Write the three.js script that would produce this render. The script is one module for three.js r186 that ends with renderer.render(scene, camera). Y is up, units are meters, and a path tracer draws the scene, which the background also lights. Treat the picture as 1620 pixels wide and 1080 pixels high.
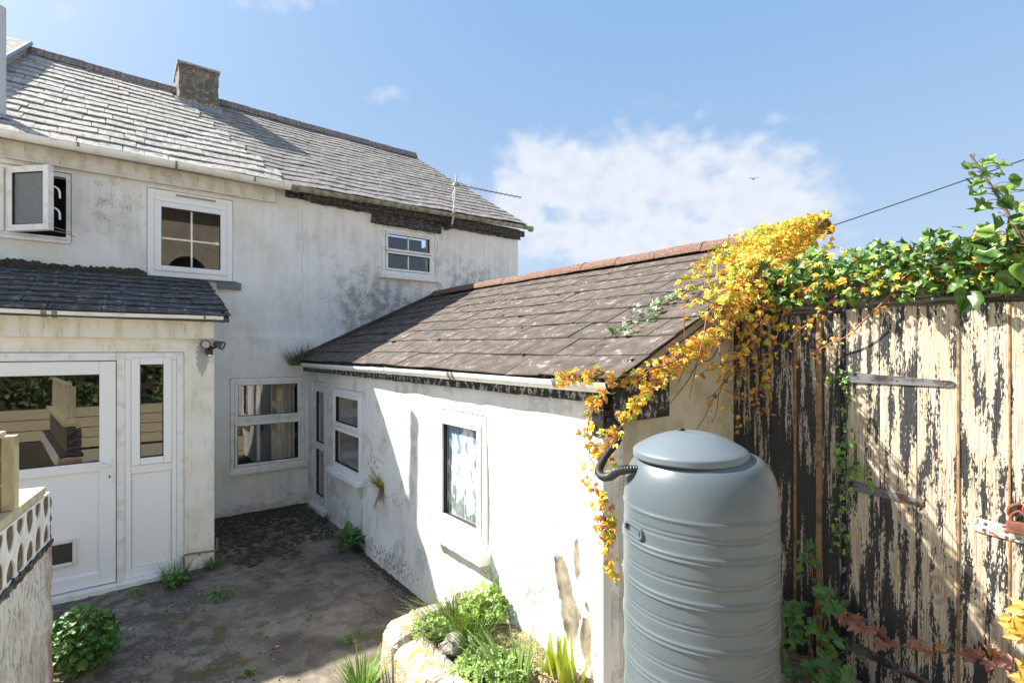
import * as THREE from 'three';
import { RoundedBoxGeometry } from 'three/addons/geometries/RoundedBoxGeometry.js';
import { mergeGeometries, mergeVertices } from 'three/addons/utils/BufferGeometryUtils.js';
import { createNoise2D, createNoise3D } from 'simplex-noise';

// ---------------------------------------------------------------- camera, sky, sun, exposure
const scene = new THREE.Scene();
const camera = new THREE.PerspectiveCamera(68.04, 1.5, 0.05, 3000);
camera.position.set(0, 2.1, 0);
camera.rotation.y = -37.9 * Math.PI / 180;
camera.setViewOffset(1620, 1080, 0, -15, 1620, 1080);      // shifted lens: verticals stay upright
camera.updateProjectionMatrix();
const renderer = new THREE.WebGLRenderer({ antialias: true });
renderer.toneMapping = THREE.LinearToneMapping;
renderer.toneMappingExposure = 2.9;
renderer.shadowMap.enabled = true;

function rngOf(seed) { let a = seed >>> 0; return () => { a = (a + 0x6D2B79F5) >>> 0; let t = a; t = Math.imul(t ^ (t >>> 15), t | 1); t ^= t + Math.imul(t ^ (t >>> 7), t | 61); return ((t ^ (t >>> 14)) >>> 0) / 4294967296; }; }
const R = rngOf(12345);
const rr = (a, b) => a + (b - a) * R();
const clamp = (x, a = 0, b = 1) => Math.min(b, Math.max(a, x));
const lerp = (a, b, t) => a + (b - a) * t;
const sstep = (a, b, x) => { const t = clamp((x - a) / (b - a)); return t * t * (3 - 2 * t); };
const n2 = createNoise2D(rngOf(7)), n3 = createNoise3D(rngOf(8));
const fbm = (x, y, o = 4) => { let s = 0, a = 0.5; for (let i = 0; i < o; i++) { s += a * n2(x, y); x = x * 2.03 + 17.1; y = y * 2.03 - 9.7; a *= 0.5; } return s; };
const fbm3 = (x, y, z, o = 4) => { let s = 0, a = 0.5; for (let i = 0; i < o; i++) { s += a * n3(x, y, z); x = x * 2.03 + 3.1; y = y * 2.03 - 9.7; z = z * 2.03 + 5.3; a *= 0.5; } return s; };

const LIGHT = new THREE.Vector3(0.88, -1.21, 1.0).normalize();   // the way the sunlight travels
const sun = new THREE.DirectionalLight(new THREE.Color(1.0, 0.95, 0.86), 5.0);
sun.position.copy(LIGHT).multiplyScalar(-40); sun.target.position.set(0, 0, 0);
sun.castShadow = true; sun.shadow.mapSize.set(4096, 4096);
Object.assign(sun.shadow.camera, { left: -16, right: 16, top: 16, bottom: -16, near: 1, far: 90 });
scene.add(sun, sun.target);

{ // sky: blue air, paler towards the horizon, with fair-weather cloud
  const W = 2048, H = 1024, data = new Float32Array(W * H * 4);
  // bank of cloud over the lean-to: [right, up, half width, half height] directions in the photograph's frame of the place
  const ct = Math.cos(-37.9 * Math.PI / 180), st = Math.sin(-37.9 * Math.PI / 180);
  const bank = [[0.02, 0.30, 0.09, 0.09], [0.12, 0.33, 0.17, 0.10], [0.28, 0.33, 0.20, 0.13], [0.44, 0.31, 0.17, 0.13], [0.54, 0.28, 0.12, 0.08], [0.20, 0.22, 0.24, 0.07], [0.40, 0.22, 0.22, 0.09], [-0.04, 0.24, 0.10, 0.05]];
  const wisps = [[-0.25, 0.505, 0.05, 0.022], [0.52, 0.455, 0.09, 0.018], [-0.88, 0.675, 0.07, 0.03], [-0.45, 0.69, 0.11, 0.022]];
  for (let j = 0; j < H; j++) for (let i = 0; i < W; i++) {
    const el = ((j + 0.5) / H - 0.5) * Math.PI, az = ((i + 0.5) / W - 0.5) * 2 * Math.PI;
    const x = Math.cos(el) * Math.cos(az), y = Math.sin(el), z = Math.cos(el) * Math.sin(az);
    const yy = Math.max(y, 0);
    const t = Math.pow(1 - yy, 2.6);
    let r = lerp(0.080, 0.245, t), g = lerp(0.157, 0.29, t), b = lerp(0.278, 0.345, t);
    const mu = -(x * LIGHT.x + y * LIGHT.y + z * LIGHT.z), gl = Math.pow(Math.max(mu, 0), 12) * 0.45 + Math.pow(Math.max(mu, 0), 3) * 0.085;
    r += gl; g += gl * 0.97; b += gl * 0.9;
    const wob = 0.5 + 0.5 * fbm3(x * 9, y * 14, z * 9, 6), fine = fbm3(x * 22 + 5, y * 30, z * 22, 5);
    let c = sstep(0.16, 0.55, fbm3(x * 2.6 / (yy + 0.35) * 0.5 + 9, y * 3, z * 2.6 / (yy + 0.35) * 0.5, 6) * 1.35) * 0.75 * sstep(0.02, 0.1, y);
    const fw = -(x * st + z * ct) * 1.0, rt = x * ct - z * st;
    if (fw > 0.05) {
      const pr = rt / fw, pu = y / fw;
      if (pr > -1.25 && pr < 1.25 && pu > -0.2 && pu < 0.85) c = 0;
      let d = -2;
      for (const [cx, cy, hx, hy] of bank) d = Math.max(d, 1.25 - Math.hypot((pr - cx) / hx, (pu - cy) / hy));
      c = Math.max(c, 0.80 * sstep(0.0, 0.85, d + (wob - 0.5) * 1.25 + fine * 0.22) * sstep(-0.3, 0.2, d));
      d = -2;
      for (const [cx, cy, hx, hy] of wisps) d = Math.max(d, 1.2 - Math.hypot((pr - cx - (pu - cy) * 1.4) / hx, (pu - cy) / hy));
      c = Math.max(c, 0.30 * sstep(0.2, 1.5, d + (wob - 0.5) * 1.6 + fine * 1.0));
    }
    const sh = 0.35 + 0.03 * fine;
    r = lerp(r, 0.90 * sh, c); g = lerp(g, 0.92 * sh, c); b = lerp(b, 0.99 * sh, c);
    const k = (j * W + i) * 4, dn = y < 0 ? lerp(1, 0.35, clamp(-y * 6)) : 1;
    data[k] = r * dn; data[k + 1] = g * dn; data[k + 2] = b * dn; data[k + 3] = 1;
  }
  const sky = new THREE.DataTexture(data, W, H, THREE.RGBAFormat, THREE.FloatType);
  sky.mapping = THREE.EquirectangularReflectionMapping; sky.magFilter = THREE.LinearFilter; sky.minFilter = THREE.LinearFilter; sky.needsUpdate = true;
  scene.background = sky; scene.environment = sky;
  scene.backgroundIntensity = 1.0; scene.environmentIntensity = 1.0;
}

// ---------------------------------------------------------------- textures
const enc = v => { v = clamp(v); return Math.round(255 * (v <= 0.0031308 ? v * 12.92 : 1.055 * Math.pow(v, 1 / 2.4) - 0.055)); };
function colorTex(w, h, fn, repeat = true) {
  const d = new Uint8Array(w * h * 4);
  for (let j = 0; j < h; j++) for (let i = 0; i < w; i++) { const c = fn((i + 0.5) / w, (j + 0.5) / h), k = (j * w + i) * 4; d[k] = enc(c[0]); d[k + 1] = enc(c[1]); d[k + 2] = enc(c[2]); d[k + 3] = c.length > 3 ? Math.round(255 * clamp(c[3])) : 255; }
  return finish(d, w, h, repeat, true);
}
function grayTex(w, h, fn, repeat = true) {
  const d = new Uint8Array(w * h * 4);
  for (let j = 0; j < h; j++) for (let i = 0; i < w; i++) { const k = (j * w + i) * 4, v = Math.round(255 * clamp(fn((i + 0.5) / w, (j + 0.5) / h))); d[k] = d[k + 1] = d[k + 2] = v; d[k + 3] = 255; }
  return finish(d, w, h, repeat, false);
}
function finish(d, w, h, repeat, srgb) {
  const t = new THREE.DataTexture(d, w, h, THREE.RGBAFormat);
  t.wrapS = t.wrapT = repeat ? THREE.MirroredRepeatWrapping : THREE.ClampToEdgeWrapping;
  t.magFilter = THREE.LinearFilter; t.minFilter = THREE.LinearMipmapLinearFilter; t.generateMipmaps = true;
  if (srgb) t.colorSpace = THREE.SRGBColorSpace;
  t.needsUpdate = true; return t;
}
const mix3 = (a, b, t) => [lerp(a[0], b[0], t), lerp(a[1], b[1], t), lerp(a[2], b[2], t)];
const mul3 = (a, k) => [a[0] * k, a[1] * k, a[2] * k];
function scaled(t, s, s2 = s) { const c = t.clone(); c.repeat.set(s, s2); c.needsUpdate = true; return c; }

const stucco = grayTex(512, 512, (u, v) => 0.5 + 0.45 * fbm(u * 14, v * 14, 5) + 0.12 * n2(u * 120, v * 120));
const grit = grayTex(512, 512, (u, v) => 0.5 + 0.3 * fbm(u * 40, v * 40, 4) + 0.2 * fbm(u * 6 + 4, v * 6, 3));

// ---------------------------------------------------------------- the tools
const std = (o) => new THREE.MeshStandardMaterial(o);
const phy = (o) => new THREE.MeshPhysicalMaterial(o);
const lin = (r, g, b) => new THREE.Color().setRGB(r, g, b);
const V = (x, y, z) => new THREE.Vector3(x, y, z);
const taken = new Map();
function numbered(name) { const k = taken.get(name) || 0; taken.set(name, k + 1); return k ? `${name}_${String(k).padStart(3, '0')}` : name; }
function shade(o) { o.traverse(m => { if (m.isMesh) { m.castShadow = true; m.receiveShadow = true; } }); return o; }
function info(o, label, category, group, kind) { if (label) o.userData.label = label; if (category) o.userData.category = category; if (group) o.userData.group = group; if (kind) o.userData.kind = kind; return o; }
function thing(name, label, category, pos = [0, 0, 0], group) { const g = new THREE.Group(); g.name = numbered(name); g.position.set(...pos); scene.add(g); return info(g, label, category, group); }
function sub(name, parent) { const g = new THREE.Group(); g.name = name; parent.add(g); return g; }
function mesh(name, geos, mat, parent) {
  const g = Array.isArray(geos) ? (geos.length > 1 ? merge(geos) : geos[0]) : geos;
  const m = new THREE.Mesh(g, mat); m.name = parent === scene ? numbered(name) : name; parent.add(m); m.castShadow = m.receiveShadow = true; return m;
}
function structure(name, geos, mat, kind = 'structure') { const m = mesh(name, geos, mat, scene); m.userData.kind = kind; return m; }
function merge(gs) {
  const col = gs.some(g => g.attributes.color);
  const list = gs.map(g => { g = g.index ? g.toNonIndexed() : g.clone(); for (const k of Object.keys(g.attributes)) if (!['position', 'normal', 'uv'].includes(k) && !(col && k === 'color')) g.deleteAttribute(k); return g; });
  return mergeGeometries(list, false);
}
/** uv in metres, by the way each face points */
function metric(g, su = 1, sv = su, ou = 0, ov = 0) {
  const p = g.attributes.position, n = g.attributes.normal, uv = new Float32Array(p.count * 2);
  for (let i = 0; i < p.count; i++) {
    const ax = Math.abs(n.getX(i)), ay = Math.abs(n.getY(i)), az = Math.abs(n.getZ(i));
    let a, b; if (ay >= ax && ay >= az) { a = p.getX(i); b = p.getZ(i); } else if (ax >= az) { a = p.getZ(i); b = p.getY(i); } else { a = p.getX(i); b = p.getY(i); }
    uv[i * 2] = a * su + ou; uv[i * 2 + 1] = b * sv + ov;
  }
  g.setAttribute('uv', new THREE.BufferAttribute(uv, 2)); return g;
}
function box(x0, x1, y0, y1, z0, z1, bev = 0) {
  const w = Math.abs(x1 - x0), h = Math.abs(y1 - y0), d = Math.abs(z1 - z0);
  const g = bev ? new RoundedBoxGeometry(w, h, d, 1, Math.min(bev, w / 2.1, h / 2.1, d / 2.1)) : new THREE.BoxGeometry(w, h, d);
  g.translate((x0 + x1) / 2, (y0 + y1) / 2, (z0 + z1) / 2); return metric(g.index ? g.toNonIndexed() : g);
}
function tube(pts, r, seg = 16, rad = 6, closed = false) { return new THREE.TubeGeometry(new THREE.CatmullRomCurve3(pts.map(p => p.isVector3 ? p : V(...p)), closed), seg, r, rad, closed); }
function taper(pts, r0, r1, seg = 14, rad = 5) {
  const g = tube(pts, 1, seg, rad), c = new THREE.CatmullRomCurve3(pts.map(p => p.isVector3 ? p : V(...p))), p = g.attributes.position, q = V(0, 0, 0);
  for (let i = 0; i <= seg; i++) { c.getPointAt(i / seg, q); const r = lerp(r0, r1, i / seg); for (let j = 0; j <= rad; j++) { const k = i * (rad + 1) + j; p.setXYZ(k, q.x + (p.getX(k) - q.x) * r, q.y + (p.getY(k) - q.y) * r, q.z + (p.getZ(k) - q.z) * r); } }
  return g;
}
function rough(g, amp, f, seed = 0) {           // knocks the shape of a stone out of true
  const p = g.attributes.position;
  for (let i = 0; i < p.count; i++) { const x = p.getX(i), y = p.getY(i), z = p.getZ(i); p.setXYZ(i, x + amp * fbm3(x * f + seed, y * f, z * f, 3), y + amp * fbm3(x * f, y * f + seed + 9, z * f, 3), z + amp * fbm3(x * f, y * f, z * f + seed + 21, 3)); }
  g.computeVertexNormals(); return g;
}
/** A wall in the (u, v) plane with openings: outer face out of true by relief(u, v), reveals, plain inner face. place(u, v, w): w outwards. */
function wallGeo(u0, u1, v0, v1, holes, cell, thick, relief, place, uvOf) {
  const lines = (a, b, extra) => { const s = [a, b, ...extra.filter(e => e > a && e < b)].sort((p, q) => p - q), out = []; for (let i = 0; i < s.length - 1; i++) { const n = Math.max(1, Math.round((s[i + 1] - s[i]) / cell)); for (let k = 0; k < n; k++) out.push(lerp(s[i], s[i + 1], k / n)); } out.push(b); return out.filter((x, i) => i === 0 || x - out[i - 1] > 1e-6); };
  const us = lines(u0, u1, holes.flatMap(h => [h[0], h[1]])), vs = lines(v0, v1, holes.flatMap(h => [h[2], h[3]]));
  const nu = us.length, nv = vs.length, pos = [], uv = [], idx = [];
  const inHole = (u, v) => holes.some(h => u > h[0] && u < h[1] && v > h[2] && v < h[3]);
  const put = (u, v, w) => { const p = place(u, v, w), t = uvOf(u, v, w); pos.push(...p); uv.push(...t); return pos.length / 3 - 1; };
  const id = []; for (let j = 0; j < nv; j++) for (let i = 0; i < nu; i++) id.push(put(us[i], vs[j], relief(us[i], vs[j])));
  const open = (i, j) => i < 0 || j < 0 || i >= nu - 1 || j >= nv - 1 || inHole((us[i] + us[i + 1]) / 2, (vs[j] + vs[j + 1]) / 2);
  const quad = (a, b, c, d) => idx.push(a, b, c, a, c, d);
  const side = (i0, j0, i1, j1) => { const f = (i, j) => [us[i], vs[j], relief(us[i], vs[j])]; const a = f(i0, j0), b = f(i1, j1); quad(put(...a), put(...b), put(b[0], b[1], -thick), put(a[0], a[1], -thick)); };
  for (let j = 0; j < nv - 1; j++) for (let i = 0; i < nu - 1; i++) if (!open(i, j)) {
    quad(id[j * nu + i], id[j * nu + i + 1], id[(j + 1) * nu + i + 1], id[(j + 1) * nu + i]);
    if (open(i - 1, j)) side(i, j, i, j + 1); if (open(i + 1, j)) side(i + 1, j + 1, i + 1, j);
    if (open(i, j - 1)) side(i + 1, j, i, j); if (open(i, j + 1)) side(i, j + 1, i + 1, j + 1);
  }
  const bu = [...new Set([u0, u1, ...holes.flatMap(h => [h[0], h[1]])])].filter(x => x >= u0 && x <= u1).sort((a, b) => a - b), bv = [...new Set([v0, v1, ...holes.flatMap(h => [h[2], h[3]])])].filter(x => x >= v0 && x <= v1).sort((a, b) => a - b);
  for (let j = 0; j < bv.length - 1; j++) for (let i = 0; i < bu.length - 1; i++) if (!inHole((bu[i] + bu[i + 1]) / 2, (bv[j] + bv[j + 1]) / 2))
    quad(put(bu[i], bv[j], -thick), put(bu[i], bv[j + 1], -thick), put(bu[i + 1], bv[j + 1], -thick), put(bu[i + 1], bv[j], -thick));
  const g = new THREE.BufferGeometry();
  g.setAttribute('position', new THREE.Float32BufferAttribute(pos, 3)); g.setAttribute('uv', new THREE.Float32BufferAttribute(uv, 2)); g.setIndex(idx); g.computeVertexNormals(); return g;
}
/** half-round channel along +X from 0 to len, its rim at y = 0 */
function channel(len, r, t = 0.004) {
  const s = new THREE.Shape(); s.absarc(0, 0, r, Math.PI, 2 * Math.PI, false); s.lineTo(r - t, 0); s.absarc(0, 0, r - t, 2 * Math.PI, Math.PI, true); s.closePath();
  const g = new THREE.ExtrudeGeometry(s, { depth: len, bevelEnabled: false, curveSegments: 14, steps: Math.max(1, Math.round(len / 0.25)) }); g.rotateY(Math.PI / 2); return metric(g);
}
function sagged(g, amp, f, seed) { const p = g.attributes.position; for (let i = 0; i < p.count; i++) { const x = p.getX(i) + p.getZ(i) * 0.3; p.setY(i, p.getY(i) + amp * n2(x * f + seed, seed)); } return g; }

// ---------------------------------------------------------------- materials
const dirtMap = colorTex(512, 512, (u, v) => { const a = fbm(u * 5, v * 5, 5), s = n2(u * 90, v * 90) * fbm(u * 9 + 3, v * 9, 3); let c = mix3([0.82, 0.815, 0.79], [0.69, 0.67, 0.60], sstep(0.0, 0.55, a)); return mix3(c, [0.32, 0.30, 0.26], sstep(0.28, 0.5, s) * 0.8); });
const M = {};
M.upvc = std({ color: lin(0.86, 0.86, 0.85), roughness: 0.32 });
M.upvcOld = std({ map: dirtMap, roughness: 0.42 });
M.glass = phy({ color: 0xffffff, transmission: 1, thickness: 0, roughness: 0, ior: 1.95 });
M.gutterWhite = std({ map: scaled(dirtMap, 0.9), roughness: 0.45, bumpMap: grit, bumpScale: 0.0006 });
M.gutterGrey = std({ map: colorTex(256, 256, (u, v) => { const a = fbm(u * 6, v * 6, 5); return mix3([0.34, 0.32, 0.26], [0.16, 0.17, 0.12], sstep(-0.2, 0.4, a)); }), roughness: 0.8, bumpMap: grit, bumpScale: 0.002 });
M.rubber = std({ color: lin(0.015, 0.015, 0.016), roughness: 0.6 });
M.bracket = std({ color: lin(0.22, 0.22, 0.20), roughness: 0.6, metalness: 0.2 });
M.blackPaint = std({ map: colorTex(512, 256, (u, v) => { const a = fbm(u * 16, v * 10, 5), b = fbm(u * 60 + 8, v * 40, 3); return mix3(mix3([0.018, 0.018, 0.02], [0.06, 0.058, 0.055], sstep(-0.2, 0.4, a)), [0.42, 0.41, 0.37], sstep(0.20, 0.28, a * 0.8 + b * 0.45)); }), roughness: 0.62, bumpMap: grit, bumpScale: 0.003 });
M.rotten = std({ map: colorTex(512, 256, (u, v) => { const a = fbm(u * 10, v * 24, 5), g = fbm(u * 7 + 30, v * 7, 4); let c = mix3([0.035, 0.033, 0.033], [0.16, 0.15, 0.14], sstep(-0.05, 0.5, a)); return mix3(c, [0.07, 0.13, 0.08], sstep(0.28, 0.5, g) * 0.7); }), roughness: 0.9, bumpMap: grit, bumpScale: 0.008 });
M.lead = std({ map: colorTex(256, 256, (u, v) => mul3([0.34, 0.37, 0.40], 0.85 + 0.5 * fbm(u * 8, v * 8, 4))), roughness: 0.55, metalness: 0.3 });
M.terracotta = std({ map: colorTex(512, 512, (u, v) => { const a = fbm(u * 7, v * 7, 5), b = fbm(u * 24 + 5, v * 24, 4); let c = mix3([0.165, 0.075, 0.046], [0.115, 0.06, 0.042], sstep(-0.3, 0.4, a)); c = mix3(c, [0.22, 0.195, 0.165], sstep(0.12, 0.4, b) * 0.7); return mix3(c, [0.07, 0.06, 0.05], sstep(0.2, 0.42, -b) * 0.8); }), roughness: 0.9, bumpMap: grit, bumpScale: 0.004 });
M.ridgeGrey = std({ map: colorTex(256, 256, (u, v) => { const a = fbm(u * 8, v * 8, 5); return mix3([0.17, 0.13, 0.115], [0.30, 0.26, 0.23], sstep(-0.2, 0.5, a)); }), roughness: 0.9, bumpMap: grit, bumpScale: 0.004 });
M.moss = std({ map: colorTex(256, 256, (u, v) => { const a = fbm(u * 12, v * 12, 4); return mix3([0.035, 0.03, 0.022], [0.10, 0.085, 0.05], sstep(-0.3, 0.4, a)); }), roughness: 1 });
M.greenMoss = std({ color: lin(0.07, 0.075, 0.02), roughness: 1 });
M.steel = std({ map: colorTex(512, 256, (u, v) => { const a = fbm(u * 3, v * 4, 5), b = fbm(u * 6 + 7, v * 6, 4); let c = mix3([0.20, 0.205, 0.21], [0.045, 0.047, 0.05], sstep(-0.2, 0.2, a)); return mix3(c, [0.20, 0.075, 0.03], sstep(0.26, 0.4, b) * 0.8); }), roughness: 0.42, metalness: 0.45 });
M.rust = std({ map: colorTex(256, 256, (u, v) => { const a = fbm(u * 10, v * 10, 4); return mix3([0.24, 0.075, 0.035], [0.12, 0.045, 0.03], sstep(-0.3, 0.4, a)); }), roughness: 0.85, bumpMap: grit, bumpScale: 0.002 });
M.brass = std({ color: lin(0.55, 0.45, 0.28), roughness: 0.45, metalness: 0.6 });
M.darkRoom = std({ color: lin(0.07, 0.062, 0.055), roughness: 0.9 });
M.roomWall = std({ color: lin(0.13, 0.115, 0.095), roughness: 0.9 });
M.pvcGrey = std({ color: lin(0.46, 0.48, 0.50), roughness: 0.4 });
M.blackPlastic = std({ color: lin(0.02, 0.02, 0.021), roughness: 0.45 });
M.barrel = std({ color: lin(0.092, 0.115, 0.128), roughness: 0.36, bumpMap: scaled(grit, 6), bumpScale: 0.0005 });
function slateMap(base, pale, dark, palecut, darkcut, seed, fz = 1) {
  return colorTex(1024, 1024, (u, v) => {
    const a = fbm(u * 7 + seed, v * 7, 5), b = fbm(u * 22 * fz + seed, v * 22 * fz + 3, 5), c = n2(u * 150 + seed, v * 150), s = fbm(u * 60 + seed * 2, v * 9, 3);
    let k = mul3(base, 0.9 + 0.45 * a + 0.10 * c + 0.15 * s);
    k = mix3(k, pale, sstep(palecut, palecut + 0.16, b * 0.75 + a * 0.5));
    return mix3(k, dark, sstep(darkcut, darkcut + 0.12, -b * 0.7 - a * 0.35 + c * 0.06));
  });
}
const slateBump = grayTex(512, 512, (u, v) => 0.5 + 0.35 * fbm(u * 10, v * 10, 5) + 0.18 * fbm(u * 50, v * 12, 3));
const smap = { old: slateMap([0.40, 0.375, 0.34], [0.52, 0.495, 0.45], [0.08, 0.07, 0.06], 0.10, 0.40, 1), newer: slateMap([0.275, 0.255, 0.243], [0.40, 0.38, 0.35], [0.07, 0.065, 0.06], 0.30, 0.42, 31), lean: slateMap([0.108, 0.090, 0.076], [0.21, 0.192, 0.168], [0.05, 0.04, 0.033], 0.30, 0.46, 61, 0.42), porch: slateMap([0.095, 0.092, 0.092], [0.30, 0.29, 0.275], [0.022, 0.021, 0.02], 0.30, 0.26, 91, 0.6) };
const slateMats = {};
for (const k of Object.keys(smap)) slateMats[k] = [1.0, 0.92, 1.06, 0.96].map((t, i) => phy({ map: smap[k], specularIntensity: 0.35, color: lin(t, t * (i === 2 ? 0.97 : 1), t * (i === 1 ? 1.03 : 0.98)), roughness: 0.85, bumpMap: slateBump, bumpScale: 0.004 }));
// ---------------------------------------------------------------- ground
const XB = 2.08, ZA = -7.33;
{
  const yardMap = colorTex(2048, 2048, (u, v) => {          // 8 m x 8 m: x -2..6, z -8..0
    const x = u * 8 - 2, z = v * 8 - 8;
    const a = fbm(x * 1.1, z * 1.1, 5), b = fbm(x * 5 + 3, z * 5, 4), c = n2(x * 70, z * 70), d = fbm(x * 26, z * 26 + 5, 3);
    const rough = sstep(-0.05, 0.12, 0.62 + 0.25 * b - x) ;                                  // broken, gritty concrete west of the smooth slab
    let k = mix3([0.120, 0.096, 0.074], [0.20, 0.168, 0.134], sstep(-0.35, 0.45, a + 0.5 * b));
    k = mix3(k, mul3(mix3([0.085, 0.076, 0.064], [0.16, 0.148, 0.13], sstep(-0.3, 0.4, b + 0.5 * a)), 1 + 0.55 * d + 0.9 * Math.max(0, c - 0.5)), rough * 0.9);
    k = mul3(k, 1 + 0.10 * c + 0.22 * d);
    k = mix3(k, [0.035, 0.03, 0.025], sstep(0.20, 0.30, fbm(x * 0.9 + 12, z * 0.9, 4) + 0.42 * b + 0.34 * c - 0.06) * 0.68);      // black algae in ragged patches
    k = mix3(k, [0.075, 0.07, 0.022], sstep(0.30, 0.42, fbm(x * 1.7 + 70, z * 1.7, 4) + 0.2 * d) * 0.75);     // moss
    k = mix3(k, [0.40, 0.37, 0.32], sstep(0.74, 0.82, fbm(x * 7 + 5, z * 7 + 60, 2) * 1.3 + 0.1 * c) * 0.6);  // lime spots
    const crack = (px, pz, dx, dz, l0, l1) => { const s = (x - px) * dx + (z - pz) * dz, q = (x - px) * dz - (z - pz) * dx + 0.05 * n2(s * 3, px) + 0.015 * n2(s * 14, px); return s > l0 && s < l1 ? sstep(0.011, 0.004, Math.abs(q)) : 0; };
    const ck = Math.max(crack(0.95, -6.2, 0.30, 0.95, 0, 3.4), crack(0.8, -4.2, 0.96, -0.2, 0, 1.1) * 0.6);
    k = mix3(k, [0.05, 0.045, 0.038], ck * 0.55);
    return mix3(k, mul3([0.29, 0.25, 0.195], 1 + 0.3 * b + 0.08 * c), sstep(0.16, 0.26, fbm(x * 1.3 + 33, z * 1.3, 5) + 0.45 * b + 0.08 * c) * 0.30);
  }, false);
  const yardBump = grayTex(1024, 1024, (u, v) => { const x = u * 8, z = v * 8; return 0.5 + 0.3 * fbm(x * 9, z * 9, 5) + 0.25 * n2(x * 60, z * 60) * (x < 2.7 ? 1 : 0.35); }, false);
  const g = new THREE.PlaneGeometry(8, 5.2, 160, 110); g.rotateX(-Math.PI / 2); g.translate(2, 0, -5.4);
  const p = g.attributes.position, uv = g.attributes.uv;
  for (let i = 0; i < p.count; i++) { const x = p.getX(i), z = p.getZ(i); p.setY(i, -0.015 + 0.012 * fbm(x * 1.3, z * 1.3, 4) + 0.02 * sstep(0.7, 0.2, x) * fbm(x * 5, z * 5, 3)); uv.setXY(i, (x + 2) / 8, (z + 8) / 8); }
  g.computeVertexNormals();
  structure('yard', g, std({ map: yardMap, roughness: 0.93, bumpMap: yardBump, bumpScale: 0.012 }));
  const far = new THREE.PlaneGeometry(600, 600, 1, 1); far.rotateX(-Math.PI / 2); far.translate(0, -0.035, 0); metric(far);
  structure('pale_bounce_ground', far, std({ map: colorTex(512, 512, (u, v) => { const a = fbm(u * 20, v * 20, 5); return mix3([0.36, 0.315, 0.245], [0.46, 0.41, 0.33], sstep(-0.3, 0.4, a)); }), roughness: 1 }));  // ground mostly out of view, made pale to bounce light onto shaded walls
}

// ---------------------------------------------------------------- windows
function bars(w, h, t, z0, z1, bev = 0.005, x0 = 0, y0 = 0) { return [box(x0, x0 + t, y0, y0 + h, z0, z1, bev), box(x0 + w - t, x0 + w, y0, y0 + h, z0, z1, bev), box(x0 + t - 0.001, x0 + w - t + 0.001, y0, y0 + t, z0, z1 - 0.0015, bev), box(x0 + t - 0.001, x0 + w - t + 0.001, y0 + h - t, y0 + h, z0, z1 - 0.0015, bev)]; }
/** A window: origin at the lower left of its frame, outside towards +z. lights: [x0, x1, y0, y1, sash?, upright bars, cross bars] */
function windowUnit(parent, pos, turn, w, h, o) {
  const g = sub('window', parent); g.position.set(...pos); g.rotation.y = turn;
  const mat = o.mat || M.upvc, t = o.t || 0.055;
  const fr = bars(w, h, t, -0.035, 0.035);
  for (const y of o.transoms || []) fr.push(box(t, w - t, y - 0.028, y + 0.028, -0.034, 0.030, 0.004));
  mesh('frame', fr, mat, g);
  for (const [x0, x1, y0, y1, sash, up = [], cross = []] of o.lights) {
    let b = 0;
    if (sash) { b = sash === true ? 0.05 : sash; mesh('sash', bars(x1 - x0, y1 - y0, b, -0.02, 0.048, 0.007, x0, y0), mat, g); }
    const pane = new THREE.PlaneGeometry(x1 - x0 - 2 * b + 0.01, y1 - y0 - 2 * b + 0.01); pane.translate((x0 + x1) / 2, (y0 + y1) / 2, 0.006);
    mesh('pane', pane, M.glass, g);
    const gs = bars(x1 - x0 - 2 * b + 0.002, y1 - y0 - 2 * b + 0.002, 0.006, -0.004, sash ? 0.030 : 0.022, 0, x0 + b - 0.001, y0 + b - 0.001);
    mesh('gasket', gs, M.rubber, g);
    for (const u of up) mesh('glazing_bar', box(u - 0.009, u + 0.009, y0 + b, y1 - b, -0.010, 0.002), mat, g);
    for (const c of cross) mesh('glazing_bar', box(x0 + b, x1 - b, c - 0.009, c + 0.009, -0.0115, 0.0005), mat, g);
  }
  if (o.sill) { const [over, proj, th, sm] = o.sill; mesh('sill', box(-over, w + over, -th, 0.002, -0.03, proj, 0.007), sm || mat, g); }
  return g;
}

// ---------------------------------------------------------------- slates
const slateBoxes = []; for (let k = 0; k < 10; k++) {
  const b = new THREE.BoxGeometry(1, 1, 1), uv = b.attributes.uv, ou = R(), ov = R();
  for (let i = 0; i < uv.count; i++) uv.setXY(i, ou + uv.getX(i) * 0.24, ov + uv.getY(i) * 0.3);
  const p = b.attributes.position;                            // a chipped, not quite square tail
  for (let i = 0; i < p.count; i++) if (p.getY(i) < 0) p.setY(i, p.getY(i) + (p.getX(i) > 0 ? 1 : -1) * (k % 5 - 2) * 0.008);
  slateBoxes.push(b.toNonIndexed());
}
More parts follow.
